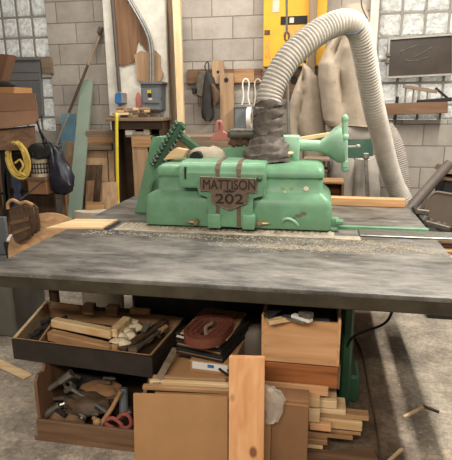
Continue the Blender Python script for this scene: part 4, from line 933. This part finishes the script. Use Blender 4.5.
mb = MB(); mb.tube([at(x, y, Y=3.6) for x, y in ((424, 213), (428, 201), (431, 195), (434, 192.5), (438, 192), (480, 199))], .009, 8); mb.build('rim', 'taupe', T)
mb = MB(); p = at(445, 230, Y=3.62); mb.bb(p.x - .06, p.x + .25, 3.6, 3.66, 0, p.z + .02); mb.build('support', 'darkiron', T)
T = thing('fence_clamp', 'steel fence clamp on bracket at right table edge', 'clamp', at(420, 222, Y=3.2))
ys = 3.2
mb = MB(); mb.bar(at(414, 207.5, Y=ys + .2), at(427, 225, Y=ys), .035, .03, bev=.004); mb.build('arm', 'darkiron', T)
mb = MB(); mb.bar(at(416, 211, Y=ys + .1), at(429, 213, Y=ys + .1), .03, .035, bev=.005); mb.build('crossbar', 'dullsteel', T)
mb = MB(); p, q = at(428, 213, Y=ys), at(444, 228, Y=ys - .1)
for x, y in ((424, 220), (430, 223), (437, 226), (443, 227)):
    mb.cyl(at(x, y, Y=ys - .05), at(x + 2.5, y - 4, Y=ys - .05), .014, .012, 10)
mb.build('bolt_row', 'steel', T)
mb = MB(); mb.bar(at(424, 222, Y=ys - .04), at(450, 229, Y=ys - .1), .03, .03, bev=.004); mb.build('slide', 'dullsteel', T)
for k in range(7):
    mb = MB(); y = 2.15 + k * .13; mb.box((TX1 + .085 + random.uniform(0, .02), y, .776 + .012), (.11 + random.uniform(-.02, .03), .05, .022), (0, 0, random.uniform(-.15, .15)), .003)
    tag(mb.build('rail_offcut', ('palex', 'tanx', 'brownx')[k % 3]), 'short wood offcut lying across the dark rail at right', 'offcut', 'offcuts on the side rail')

# ================================================================== under the table
# ---- crate of tools
CF, CXL, CXR = 1.84, -1.275, -.72
lipz = at(46, 421, Y=CF).z
T = thing('tool_crate', 'open fronted brown crate full of tools on the floor', 'crate', ((CXL + CXR) / 2, 2.05, 0))
mb = MB(); mb.bb(CXL, CXR, CF, CF + .016, .0, lipz, .003); mb.build('front_lip', 'brownx', T)
for x in (CXL, CXR - .016):
    mb = MB(); mb.prism([V((x, CF + .016, 0)), V((x, 2.35, 0)), V((x, 2.35, .343)), V((x, CF + .10, .343)), V((x, CF + .085, .318)), V((x, CF + .04, .325)), V((x, CF + .017, .30))], (.016, 0, 0)); mb.build('side', 'brownz', T, smooth=False)
mb = MB(); mb.bb(CXL + .016, CXR - .016, 2.334, 2.35, 0, .343); mb.build('back', 'darkwood', T)
mb = MB(); mb.bb(CXL + .016, CXR - .016, CF + .016, 2.334, 0, .015); mb.build('bottom', 'darkwood', T)
mb = MB(); mb.bb(CXL - .012, CXR + .01, CF - .006, CF, 0, .022); mb.build('base_slat', 'brownx', T)
# tools inside
def blob(name, label, cat, mat, px, py, Y, r, jit=.018):
    mb = MB(); mb.ball(at(px, py, Y=Y), r, 3, jit); return single(mb, name, mat, label, cat, angle=70)
blob('leather_glove', 'crumpled brown leather glove in middle of tool crate', 'glove', 'leather', 87, 404, 1.98, (.12, .07, .055))
blob('cloth_bundle', 'brown cloth bundle at the back of the tool crate', 'cloth', 'carddk', 100, 392, 2.08, (.12, .08, .05))
blob('dark_rag', 'dark rag at the upper right of the tool crate', 'rag', 'black', 88, 379, 2.16, (.11, .08, .05))
blob('brown_rag', 'brown rag lying low at left of the tool crate', 'rag', 'brownx', 66, 420, 1.93, (.10, .05, .05))
def tool(name, label, pieces, cat='tool'):
    T = thing(name, label, cat, pieces[0][1][0])
    for nm, pts, r, mt in pieces: mb = MB(); mb.tube(pts, r, 10); mb.build(nm, mt, T)
    return T
def ring(c, r, t, mat, nm, par, ax=(0, 1, 0)):
    ax = V(ax).normalized(); u = ax.orthogonal().normalized(); v = ax.cross(u)
    mb = MB(); mb.tube([c + (u * math.cos(a) + v * math.sin(a)) * r for a in [2*math.pi*k/18 for k in range(18)]], t, 6, closed=True); return mb.build(nm, mat, par)
A = lambda x, y, Y: at(x, y, Y=Y)
T = tool('pipe_wrench', 'steel pipe coupling slanting at the upper left of crate', [('shank', [A(49, 389, 1.95), A(62, 380, 1.97)], .014, 'dullsteel'), ('collar', [A(60, 381.5, 1.966), A(72, 373, 1.98)], [.018, .021], 'steel')])
T.name = 'pipe_coupling'
T = tool('pipe_tee', 'grey pipe tee lying low at the left of crate', [('barrel', [A(45, 415, 1.91), A(60, 405, 1.94)], [.021, .019], 'dullsteel'), ('branch', [A(55, 408, 1.93), A(66, 416, 1.9)], .013, 'darkiron'), ('tip', [A(60, 405, 1.94), A(68, 402, 1.96)], .011, 'steel')])
T = tool('ring_spanner', 'long steel spanner slanting across middle of tool crate', [('handle', [A(70, 388, 2.0), A(88, 399, 1.97), A(107, 412, 1.92)], [.012, .009, .012], 'steel'), ('jaw', [A(66, 391, 2.0), A(74, 386, 2.0)], .015, 'dullsteel')])
ring(A(68, 384.5, 2.0), .02, .007, 'steel', 'ring_end', T)
T = tool('claw_bar', 'dark steel bar slanting below the long spanner', [('handle', [A(64, 396, 1.97), A(84, 404, 1.95), A(100, 409, 1.93)], .008, 'darkiron')])
T = tool('wooden_clamp', 'tan wooden handle rising at the right of tool crate', [('handle', [A(101, 424, 1.90), A(112, 408, 1.92), A(121, 391, 1.95)], [.012, .011, .010], 'tanx')])
T = tool('grey_tube', 'grey plastic tube upright at right side of tool crate', [('tube', [A(124, 415, 1.96), A(123, 388, 2.0)], .022, 'greybox')])
T = thing('red_pliers', 'red handled clamp lying over the front lip of crate', 'clamp', A(118, 428, 1.87))
for pts in (((106, 420), (113, 418), (121, 424), (124, 432), (121, 436), (117, 431), (110, 426), (105, 423)), ((120, 425), (126, 428), (131, 424), (129, 416), (123, 414), (118, 418))):
    mb = MB(); mb.tube(bez([A(x, y, 1.875) for x, y in pts], 4), .009, 8); mb.build('handle', 'red', T)
mb = MB(); mb.bar(A(118, 418, 1.89), A(131, 411, 1.93), .03, .02, bev=.004); mb.build('jaw', 'dullsteel', T)
T = thing('steel_nut', 'shiny round nut at lower middle of tool crate', 'nut', A(82, 417, 1.89)); ring(A(82, 416.5, 1.89), .016, .008, 'steel', 'ring', T, (.3, 1, .4))
mb = MB(); mb.ball(A(97, 422, 1.885), .02, 2); mb.cyl(A(97, 422, 1.885), A(94, 418, 1.92), .012, seg=8); single(mb, 'wooden_ball', 'tanx', 'small tan wooden knob beside the red handled clamp', 'ball')
for k, (x, y, Y) in enumerate(((75, 377, 2.1), (110, 376, 2.1), (78, 391, 2.02), (113, 398, 2.0), (93, 411, 1.92), (72, 408, 1.93), (105, 383, 2.08), (60, 396, 1.98))):
    mb = MB(); a = A(x - 6, y + random.uniform(-3, 3), Y); b = A(x + 6, y + random.uniform(-3, 3), Y); mb.tube([a, a.lerp(b, .3), a.lerp(b, .5), b], [.011, .008, .012, .009], 8)
    tag(mb.build('rusty_bolt', ('rust', 'dullsteel', 'darkiron')[k % 3]), 'rusty bolt among the jumble in the tool crate', 'bolt', 'bolts in the tool crate')

# ---- black tray on top of the crate
TT = .455; TB = .347
c4 = [at(11, 339, Z=TT), at(152, 357, Z=TT), at(186, 317.5, Z=TT), at(45, 300.5, Z=TT)]
ctr = sum(c4, V()) / 4
T = thing('tool_tray', 'shallow black painted wooden tray of parts set on the crate', 'tray', (ctr.x, ctr.y, TB))
def wall(a, b, name, mat, z0=TB + .001, z1=TT, th=.014):
    d = (b - a).normalized(); n = V((-d.y, d.x, 0)); mb = MB()
    mb.prism([V((p.x, p.y, z0)) for p in (a, b, b + n * th, a + n * th)], (0, 0, z1 - z0), .002); return mb.build(name, mat, T)
wall(c4[0], c4[1], 'front_panel', 'trayblack', th=.012)
nf = (c4[1] - c4[0]).normalized(); nn = V((-nf.y, nf.x, 0))
wall(c4[0] + nn * .012, c4[1] + nn * .012, 'front_lining', 'tanx', th=.008); wall(c4[1], c4[2], 'side_panel', 'trayblack', th=.010)
d_ = (c4[2] - c4[1]).normalized(); n2 = V((-d_.y, d_.x, 0)); wall(c4[1] + n2 * .010, c4[2] + n2 * .010, 'side_lining', 'tany', th=.012)
wall(c4[2], c4[3], 'back_panel', 'tanx'); wall(c4[3], c4[0], 'side_panel', 'paley', th=.018)
mb = MB(); mb.prism([V((p.x, p.y, TB)) + (ctr - p).normalized() * .02 for p in c4], (0, 0, .012)); mb.build('bottom', 'darkwood', T)
def tr(u, v, z=0): # u along the front, v towards the back, z above tray floor
    p = (c4[0] * (1 - u) + c4[1] * u) * (1 - v) + (c4[3] * (1 - u) + c4[2] * u) * v; return V((p.x, p.y, TB + .012 + z))
def wl(a, b, nm, mat, th=.012, h=.085):
    d = (b - a).normalized(); n = V((-d.y, d.x, 0)); mb = MB(); mb.prism([a, b, b + n * th, a + n * th], (0, 0, h), .002); return mb.build(nm, mat, T)
wl(tr(.20, .02), tr(.17, .62), 'divider', 'tany'); 
# drill bits
for k in range(12):
    a = tr(.045 + .10 * (k % 3) / 2 , .12 + k * .055, .03 + .012 * (k % 2)); b = a + V((.035, .05 - .02 * (k % 2), .012)); mb = MB(); mb.tube([a, a.lerp(b, .6), b], [.011, .013, .008], 8)
    mb.ball(b, .013, 2)
    tag(mb.build('router_bit', 'black'), 'black metal cutter in the narrow left compartment of the tray', 'cutter', 'black cutters in the tray')
# mitred mouldings
def mould(name, label, pa, pb, pc, w, h, mat, z0):
    T = thing(name, label, 'moulding', pa)
    mb = MB(); mb.bar(V((pa.x, pa.y, z0 + h / 2)), V((pb.x, pb.y, z0 + h / 2)), w, h, bev=.006); mb.build('long_arm', mat, T)
    mb = MB(); mb.bar(V((pb.x, pb.y, z0 + h / 2)) , V((pc.x, pc.y, z0 + h / 2)), w, h, bev=.006); mb.build('short_arm', mat, T)
zA = TB + .06
q = [at(50, 331, Z=zA + .045), at(112, 346, Z=zA + .045), at(133, 327, Z=zA + .045)]
mould('wood_moulding', 'lower brown mitred wooden corner moulding in the tray', q[0], q[1], q[2], .05, .05, 'tanx', zA)
zB = zA + .052
q = [at(53, 317, Z=zB + .05), at(112, 328.5, Z=zB + .05), at(127, 315, Z=zB + .05)]
mould('wood_moulding', 'upper pale mitred wooden corner moulding atop the lower one', q[0], q[1], q[2], .045, .045, 'palex', zB)
# row of turned handles at the back
for k, (x0, x1, r, lb, sq) in enumerate(((52, 80, .019, 'leftmost brown turned handle along the back of the tray', 0), (84, 95, .03, 'square brown block second from left at the tray back', 1), (96, 106, .012, 'thin dark spindle between two blocks at the tray back', 0), (107, 119, .027, 'square brown block third along the back of the tray', 1), (120, 130, .012, 'thin dark spindle right of the second square block', 0), (131, 150, .021, 'rightmost brown turned handle along the back of tray', 0))):
    a = at(x0, 306.5 + (x0 - 50) * .05, Z=TT + .02); b = at(x1, 306.5 + (x1 - 50) * .05, Z=TT + .02); mb = MB()
    if sq: mb.bar(a, b, .05, r * 1.9, bev=.004)
    else: mb.tube([a, a.lerp(b, .2), a.lerp(b, .3), a.lerp(b, .8), b], [r, r * 1.05, r * .85, r, r * .8], 10)
    single(mb, 'turned_handle' if not sq else 'wood_block', ('tanx' if sq else 'pine') if r > .015 else 'darkwood', lb, 'handle' if not sq else 'block', 'pieces along the back of the tray')
mb = MB()
for k in range(9): mb.ball(at(*[(117, 343), (122, 338), (126, 333), (130, 328), (133, 324), (124, 343), (130, 336), (136, 328), (128, 322)][k], Z=TT - .012), (.036, .034, .026), 2, .012)
o = single(mb, 'wood_wool', 'wool', 'heap of pale wood shavings in the middle of the tray', 'shavings', angle=70); o['kind'] = 'stuff'
T2 = thing('hand_plane', 'long dark wooden plane slanting through the tray', 'plane', at(140, 340, Z=TT - .02))
mb = MB(); a = at(122, 350, Z=TT - .02); b = at(166, 320, Z=TT + .0); mb.bar(a, b, .04, .022, bev=.004); mb.build('plane_body', 'graywood' if False else 'darkwoodz', T2)
mb = MB(); mb.bar(a.lerp(b, .45) + V((0, 0, .02)), a.lerp(b, .6) + V((0, 0, .05)), .03, .008); mb.build('blade', 'dullsteel', T2)
T2 = thing('steel_chisel', 'steel tool with round collar beside the dark plane', 'tool', at(150, 345, Z=TT - .01))
a = at(133, 351, Z=TT - .01); b = at(160, 331, Z=TT); mb = MB(); mb.tube([a, a.lerp(b, .4), b], [.018, .010, .008], 10); mb.build('shank', 'dullsteel', T2)
mb = MB(); mb.cyl(a + V((-.02, -.005, 0)), a + V((.015, .01, 0)), .024, seg=14); mb.build('collar', 'rust', T2)
mb = MB(); mb.tube([b, b + (b - a) * .25], [.014, .012], 10); mb.build('grip', 'tanx', T2)
for k in range(14):
    u, v = ((.30 + .045 * k, .06 + .05 * (k % 2)) if k < 8 else (.80 + .02 * (k - 8), .35 + .09 * (k - 8)))
    a = tr(u, v, .03 + .01 * (k % 3)); b = a + V((random.uniform(-.05, .06), random.uniform(.0, .06), random.uniform(0, .03))); mb = MB(); mb.tube([a, a.lerp(b, .5), b], [.010, .013, .007], 8)
    tag(mb.build('metal_part', ('rust', 'dullsteel', 'tanx', 'darkiron')[k % 4]), 'small loose part in the jumble on the tray bottom', 'part', 'loose parts in the tray')

# ---- carton, stack of folders, belt
CT = .375
T = thing('big_carton', 'greyish open cardboard carton under the stack of black folders', 'carton', (-.5, 2.05, 0))
mb = MB(); mb.bb(-.66, -.33, 1.80, 2.28, 0, CT, .003); mb.build('carton_body', 'card', T)
mb = MB(); mb.prism([at(152, 384, Y=1.80), at(172, 348, Y=2.02), at(178, 350, Y=2.03), at(160, 384, Y=1.80)], (0, .01, 0)); mb.build('side_flap', 'graywood', T)
for (x0, y0, x1, y1, Y, mt, lb) in ((150, 381.5, 229, 385.5, 1.785, 'palex', 'pale thin stick lying on the carton behind cardboard'), (143, 386.5, 229, 391, 1.775, 'tanx', 'brown stick just behind the top edge of the cardboard'), (153, 377.5, 226, 380, 1.82, 'tanx', 'tan stick furthest back on the carton top')):
    mb = MB(); mb.bar(at(x0, y0, Z=CT + .011), at(x1, y1, Z=CT + .011), .022, .018, bev=.002); single(mb, 'thin_stick', mt, lb, 'stick', 'sticks on the carton')
ang = R(-13); ca, sa = math.cos(ang), math.sin(ang)
def fol(cx, cy, z0, w, d, h, mat, ang=ang, mb=None):
    mb = mb or MB(); mb.box((cx, cy, z0 + h / 2), (w, d, h), (0, 0, ang), .003); return mb
T = thing('label_box', 'flat tan box with white printed label under the black folders', 'box', (-.45, 2.0, CT))
a0 = at(196, 375, Y=1.93); fol(-.435, 2.06, CT + .001, .20, .24, .056, None, R(-4)).build('box_body', 'card', T)
mb = MB(); mb.box((-.445, 1.938, CT + .037), (.165, .004, .034), (0, 0, R(-4)))
mb.build('label', 'whitepl', T)
mb = MB(); mb.box((-.44, 1.935, CT + .042), (.03, .004, .014), (0, 0, R(-4))); mb.build('blue_print', 'bluepl', T)
mb = MB(); mb.tube(bez([V((-.40, 1.925, CT + .04)), V((-.37, 1.91, CT + .03)), V((-.335, 1.905, CT + .022)), V((-.33, 1.905, CT + .035)), V((-.36, 1.912, CT + .045))], 4), .006, 6); mb.build('dark_tab', 'black', T)
zf = CT + .058
for k, (dz, lb) in enumerate(((0, 'black folder lowest of the stack under the red belt'), (.033, 'black folder in the middle of stack under red belt'), (.066, 'black folder topmost of stack directly under tan board'))):
    T = thing('black_folder', lb, 'folder', (-.455, 2.12, zf + dz), 'black folders under the red belt')
    fol(-.466 + .003 * k, 2.12 + .006 * k, zf + dz, .24, .32, .008, None, ang - .05 * k).build('lower_cover', 'black', T)
    fol(-.464, 2.12, zf + dz + .0085, .225, .31, .009, None, ang - .05 * k).build('contents', 'label' if k == 2 else 'carddk', T)
    fol(-.466 + .003 * k, 2.12 + .006 * k, zf + dz + .018, .24, .32, .014, None, ang - .05 * k).build('upper_cover', 'black', T)
zf += .099
mb = fol(-.460, 2.13, zf, .23, .31, .008, None, ang + .08); single(mb, 'tan_board', 'tany', 'thin tan board beneath the dark red belt coil', 'board')
zf += .009
T = thing('belt_coil', 'dark red sanding belt coiled in an oval on folders', 'belt', (-.44, 2.14, zf))
def stad(c, L, r, ang, z):
    pts = []
    for k in range(13): a = math.pi * k / 12; pts.append((L / 2 * 0 + r * math.cos(a), L / 2 + r * math.sin(a)))
    for k in range(13): a = math.pi + math.pi * k / 12; pts.append((r * math.cos(a), -L / 2 + r * math.sin(a)))
    return [V((c[0] + x * math.cos(ang) - y * math.sin(ang), c[1] + x * math.sin(ang) + y * math.cos(ang), z)) for x, y in pts]
mb = MB(); BC = at(209, 328, Z=zf + .03)
for k in range(10):
    r = .092 - k * .0075; i_ = r - .0068
    o_, n_ = stad((BC.x, BC.y), .10, r, R(-12), zf), stad((BC.x, BC.y), .10, i_, R(-12), zf)
    h = V((0, 0, .042 - .0016 * k + .003 * math.sin(k * 2)))
    mb.loft([[a, b, b + h, a + h] for a, b in zip(n_, o_)], cap=False, closed=True)
mb.build('wound_belt', 'belt', T)
mb = MB(); mb.tube(bez([BC + V((0, -.06, -.01)), BC + V((-.01, -.02, .012)), BC + V((.008, .03, .01)), BC + V((0, .08, 0))], 5), .009, 6); mb.build('inner_end', 'graywood', T)
mb = MB(); c = at(249, 350, Y=2.28); mb.loft([[V((c.x, c.y, 0)) + V((math.cos(a) * .11 * s, math.sin(a) * .10 * s, z)) + noise.noise_vector(V((math.cos(a) * 2, math.sin(a) * 2, z * 6))) * .02 for a in [2*math.pi*k/20 for k in range(20)]] for z, s in ((0, .9), (.2, 1), (.40, .95), (.47, .8), (.49, .5))]); single(mb, 'paper_sack', 'taupe', 'grey paper sack standing behind the upright pine plank', 'sack', angle=60)

# ---- front cardboard, plank, second carton, plastic
T = None
mb = MB(); mb.prism([V((at(134, 394, Y=1.745).x, 1.70, 0)), V((at(229, 397, Y=1.745).x, 1.70, 0)), at(227.5, 397.5, Y=1.745), at(133, 394, Y=1.745)], (0, .012, 0), .002); single(mb, 'cardboard_sheet', 'card', 'flat tan cardboard sheet leaning in front of carton', 'cardboard')
mb = MB(); mb.prism([V((at(229, 460, Y=1.66).x, 1.64, 0)), V((at(264, 460, Y=1.66).x, 1.64, 0)), at(264.5, 358, Y=1.75), at(229, 357, Y=1.75)], (0, .02, 0), .002); single(mb, 'pine_plank', 'pinez', 'upright knotty orange pine plank leaning in the centre', 'plank')
T = thing('tall_carton', 'brown cardboard carton right of the upright pine plank', 'carton', (-.08, 1.85, 0))
xa, xm, xb = at(262, 430, Y=1.80).x, at(271, 430, Y=1.80).x, at(308, 430, Y=1.80).x; zt = at(290, 400, Y=1.80).z
mb = MB(); mb.bb(xm, xb, 1.80, 1.89, 0, zt, .003); mb.build('carton_body', 'carddk', T)
mb = MB(); mb.bb(xa, xm - .001, 1.79, 1.89, 0, zt - .01, .002); mb.build('open_flap', 'card', T, label='lighter cardboard flap')
mb = MB(); mb.bb(xm, xb, 1.797, 1.80, zt - .022, zt - .016); mb.build('seam', 'card', T)
mb = MB(); rings = []
for y, xl, xr in ((388, 264, 276), (392, 262, 282), (399, 262, 284.5), (406, 262, 284), (413, 262, 282), (419, 262, 276), (421, 263, 270)):
    a, b = at(xl, y, Y=1.775), at(xr, y, Y=1.775); c = (a + b) / 2; w = (b.x - a.x) / 2
    rings.append([c + V((w * math.cos(t), .016 * math.sin(t), 0)) + noise.noise_vector(V((math.cos(t) * 3, y * .3, math.sin(t) * 3))) * .018 for t in [2*math.pi*k/28 for k in range(28)]])
mb.loft(rings); single(mb, 'plastic_bag', 'film', 'clear crumpled plastic bag over the brown carton edge', 'plastic bag', angle=80)

# ---- two wooden drawers
def drawer(name, label, x0, x1, y0, y1, z0, z1, mat, matp, lean=0):
    T = thing(name, label, 'drawer box', ((x0 + x1) / 2, (y0 + y1) / 2, z0))
    mb = MB(); mb.bb(x0 + .01, x1 - .01, y0, y0 + .016, z0, z1 - .004, .002); mb.build('front_panel', mat, T)
    for x in (x0, x1 - .012): mb = MB(); mb.bb(x, x + .012, y0 - .001, y1, z0, z1 + .012, .002); mb.build('side_panel', matp, T)
    mb = MB(); mb.bb(x0 + .012, x1 - .012, y1 - .014, y1, z0, z1, .002); mb.build('back_panel', matp, T)
    mb = MB(); mb.bb(x0 + .012, x1 - .012, y0 + .016, y1 - .014, z0 + .004, z0 + .014); mb.build('bottom', matp, T)
    return T
drawer('pine_box', 'orange pine drawer box full of bits on redwood drawer', -.215, .118, 1.945, 2.30, .462, .665, 'pine', 'piney')
drawer('redwood_drawer', 'reddish brown wooden drawer under the orange pine one', -.205, .125, 1.95, 2.30, .352, .458, 'redwood', 'browny')
for k, (x0, y0, x1, y1, r, mt, lb) in enumerate(((268, 322, 291, 318, .012, 'palex', 'pale wood strip poking out at left of pine drawer'), (283, 316, 304, 322, .006, 'steel', 'thin bright rod lying across the pine drawer'), (293, 315, 311, 321, .008, 'whitepl', 'white plastic piece at the middle of pine drawer'), (266, 316, 279, 309, .009, 'darkiron', 'dark rod sloping at the left of pine drawer'), (300, 313, 312, 316, .014, 'dullsteel', 'grey metal piece behind the white one in drawer'))):
    mb = MB(); a = at(x0, y0, Z=.672 + .01 * k); b = at(x1, y1, Z=.674 + .01 * k); mb.bar(a, b, .03, r * 1.6, bev=.002); single(mb, 'drawer_piece', mt, lb, 'part', 'pieces in the pine drawer')
mb = MB(); mb.bb(-.19, .09, 1.98, 2.27, .48, .655, .02); single(mb, 'packed_bits', 'darkiron', 'dark packed mass of small parts filling the pine drawer', 'parts')['kind'] = 'stuff'
# ---- offcut stack: boards running left to right, ends staggered
OFF = [  # x right px, y top, y bottom, Y front, material, label
 (328.5, 387.5, 397, 1.94, 'pine', 'pale squared stick directly under the redwood drawer'),
 (337, 402, 409.5, 1.95, 'palex', 'pale board second below the redwood drawer'),
 (346, 410.5, 416, 1.96, 'palex', 'thin pale board just above the longest offcut'),
 (369, 416.8, 421.5, 1.965, 'tanx', 'longest thin brown offcut poking furthest right'),
 (362.5, 423, 432, 1.955, 'palex', 'thick pale board under the longest offcut'),
 (361, 432.6, 436.2, 1.98, 'tanx', 'thin tan board beneath the thick pale board'),
 (353, 436.8, 440.8, 1.96, 'tanx', 'thin tan offcut third from stack bottom'),
 (327.5, 441, 446, 1.93, 'tanx', 'short brown offcut near the bottom of stack'),
 (323, 446.5, 450, 1.93, 'palex', 'short pale offcut lowest in the stack')]
G = 'offcuts stacked under the drawers'
for k, (xr, y0, y1, Y, mt, lb) in enumerate(OFF):
    a = at(xr, y0, Y=Y); b = at(xr, y1, Y=Y); mb = MB(); mb.bb(-.20, a.x, Y, Y + (.05 if k in (3, 5, 6) else .10), b.z + .0005, a.z, .0025); single(mb, 'offcut', mt, lb, 'offcut', G)
for k, (x0, x1, y0, y1, lb, mt) in enumerate(((309, 319.5, 398, 408, 'short square block set upright at left of stack', 'palex'), (309, 319.5, 408.5, 423, 'pale square block end in front of the stack', 'palex'), (310, 331, 423.3, 432.5, 'short pale block in front of the thick board', 'pine'))):
    a = at(x0, y0, Y=1.905); b = at(x1, y1, Y=1.905); mb = MB(); mb.bb(a.x, b.x, 1.905, 1.938, b.z + .001, a.z, .002); single(mb, 'block_end', mt, lb, 'offcut', G)
for z0, z1, y0, y1, x1, lb in ((.0, at(320, 451, Y=1.95).z - .002, 1.90, 2.2, .10, 'brown timber base under the offcut stack'),):
    mb = MB(); mb.bb(-.2, x1, y0 + .06, y1, z0, max(z1, .03), .004); single(mb, 'base_timber', 'brownx', lb, 'timber')
mb = MB(); z = .035; mb.prism([at(305, 452, Z=z), at(372, 446, Z=z), at(382, 466, Z=z), at(305, 470, Z=z)], (0, 0, -.03), .003); single(mb, 'floor_board', 'brownx', 'flat brown board on the floor below the offcut stack', 'board')
mb = MB(); mb.bb(-.19, .09, 2.09, 2.32, .0, .35, .01); single(mb, 'support_crate', 'darkwood', 'dark crate holding up the drawers from behind', 'crate')

# ---- floor odds
mb = MB(); mb.bar(at(-20, 354, Z=.006), at(28, 377, Z=.006), .06, .01, bev=.002); single(mb, 'floor_strip', 'palex', 'pale wood strip on the floor at left edge', 'strip')
mb = MB(); mb.tube(bez([at(x, y, Z=.008) for x, y in ((352, 332), (362, 352), (368, 385), (373, 410), (378, 440), (381, 470))], 6), .006, 6); single(mb, 'floor_cable', 'rust', 'thin brown cable running along the floor beside pedestal', 'cable')
mb = MB(); mb.tube(bez([at(345, 352, Y=2.4), at(352, 338, Y=2.3), at(366, 331, Y=2.2), at(380, 326, Y=2.15), at(388, 320, Y=2.1), at(392, 312, Y=2.1)], 6), .006, 8); single(mb, 'table_cable', 'black', 'black cable drooping under the right of the table', 'cable')
for k, (a, b, lb) in enumerate((((404, 417), (423, 407), 'light stick on the lit floor nearest the table'), ((388, 462), (402, 449), 'light stick on the floor at the bottom edge'), ((423, 406), (439, 412), 'dark splinter on the lit floor at right'))):
    mb = MB(); mb.bar(at(*a, Z=.006), at(*b, Z=.006), .014, .01); single(mb, 'floor_splinter', 'palex' if k < 2 else 'darkwood', lb, 'splinter', 'splinters on the floor')
mb = MB()
for k in range(420):
    p = V((random.uniform(-2.3, 1.6), random.uniform(1.6, 3.6), .002)) if k % 3 else V((random.uniform(.5, 1.5), random.uniform(1.7, 3.2), .002))
    mb.box(p, (random.uniform(.005, .02), random.uniform(.002, .005), .002), (0, 0, random.uniform(0, 3)))
o = single(mb, 'sawdust_chips', 'palex', 'fine wood chips scattered over the concrete floor', 'sawdust', smooth=False); o['kind'] = 'stuff'
mb = MB()
random.seed(3)
for k in range(2600):
    x = (random.gauss(0.05, .22), random.gauss(.38, .12), random.uniform(-1.3, .6), random.gauss(-.1, .15))[k % 4]; y = (2.42 + random.gauss(0, .04), 2.50 - (x - .38) * .5 + random.gauss(0, .018), 2.54 + random.gauss(0, .03), 2.40 + random.gauss(0, .015))[k % 4]
    if TX0 < x < TX1: mb.box((x, y, TZ + .0015), (random.uniform(.002, .012), random.uniform(.0015, .005), .002), (0, 0, random.uniform(-.3, .3)))
o = single(mb, 'table_sawdust', 'dust', 'pale sawdust streaks on the steel table before the saw', 'sawdust', smooth=False); o['kind'] = 'stuff'

# ================================================================== light
w = bpy.data.worlds.new('shop light'); scn.world = w; w.use_nodes = True
bg = w.node_tree.nodes['Background']; bg.inputs['Color'].default_value = lin('fff5ea'); bg.inputs['Strength'].default_value = .23
def lamp(name, loc, size, sy, power, col, rot=(0, 0, 0)):
    l = bpy.data.lights.new(name, 'AREA'); l.shape = 'RECTANGLE'; l.size = size; l.size_y = sy; l.energy = power; l.color = col
    o = bpy.data.objects.new(name, l); COL.objects.link(o); o.location = loc; o.rotation_euler = rot; return o
lamp('tube_light', (1.25, 2.6, 3.3), .08, 2.4, 205, (1, .95, .86))
lamp('tube_light', (-.5, -.9, 2.75), 2.4, .3, 125, (1, .92, .80), (R(38), 0, 0))  # unseen lamp behind the camera, tilted to brighten the fronts under the table
lamp('tube_light', (-1.0, 3.9, 3.4), 2.4, .15, 85, (1, .95, .88))
scn.view_settings.view_transform = 'Standard'; scn.view_settings.look = 'None'; scn.view_settings.gamma = 1; scn.view_settings.exposure = -.17
scn.view_settings.use_curve_mapping = False
su = bpy.data.lights.new('daylight', 'SUN'); su.energy = 5.5; su.angle = R(30); su.color = (1, .98, .95)
so = bpy.data.objects.new('daylight', su); COL.objects.link(so); so.rotation_euler = (R(-78), 0, 0)
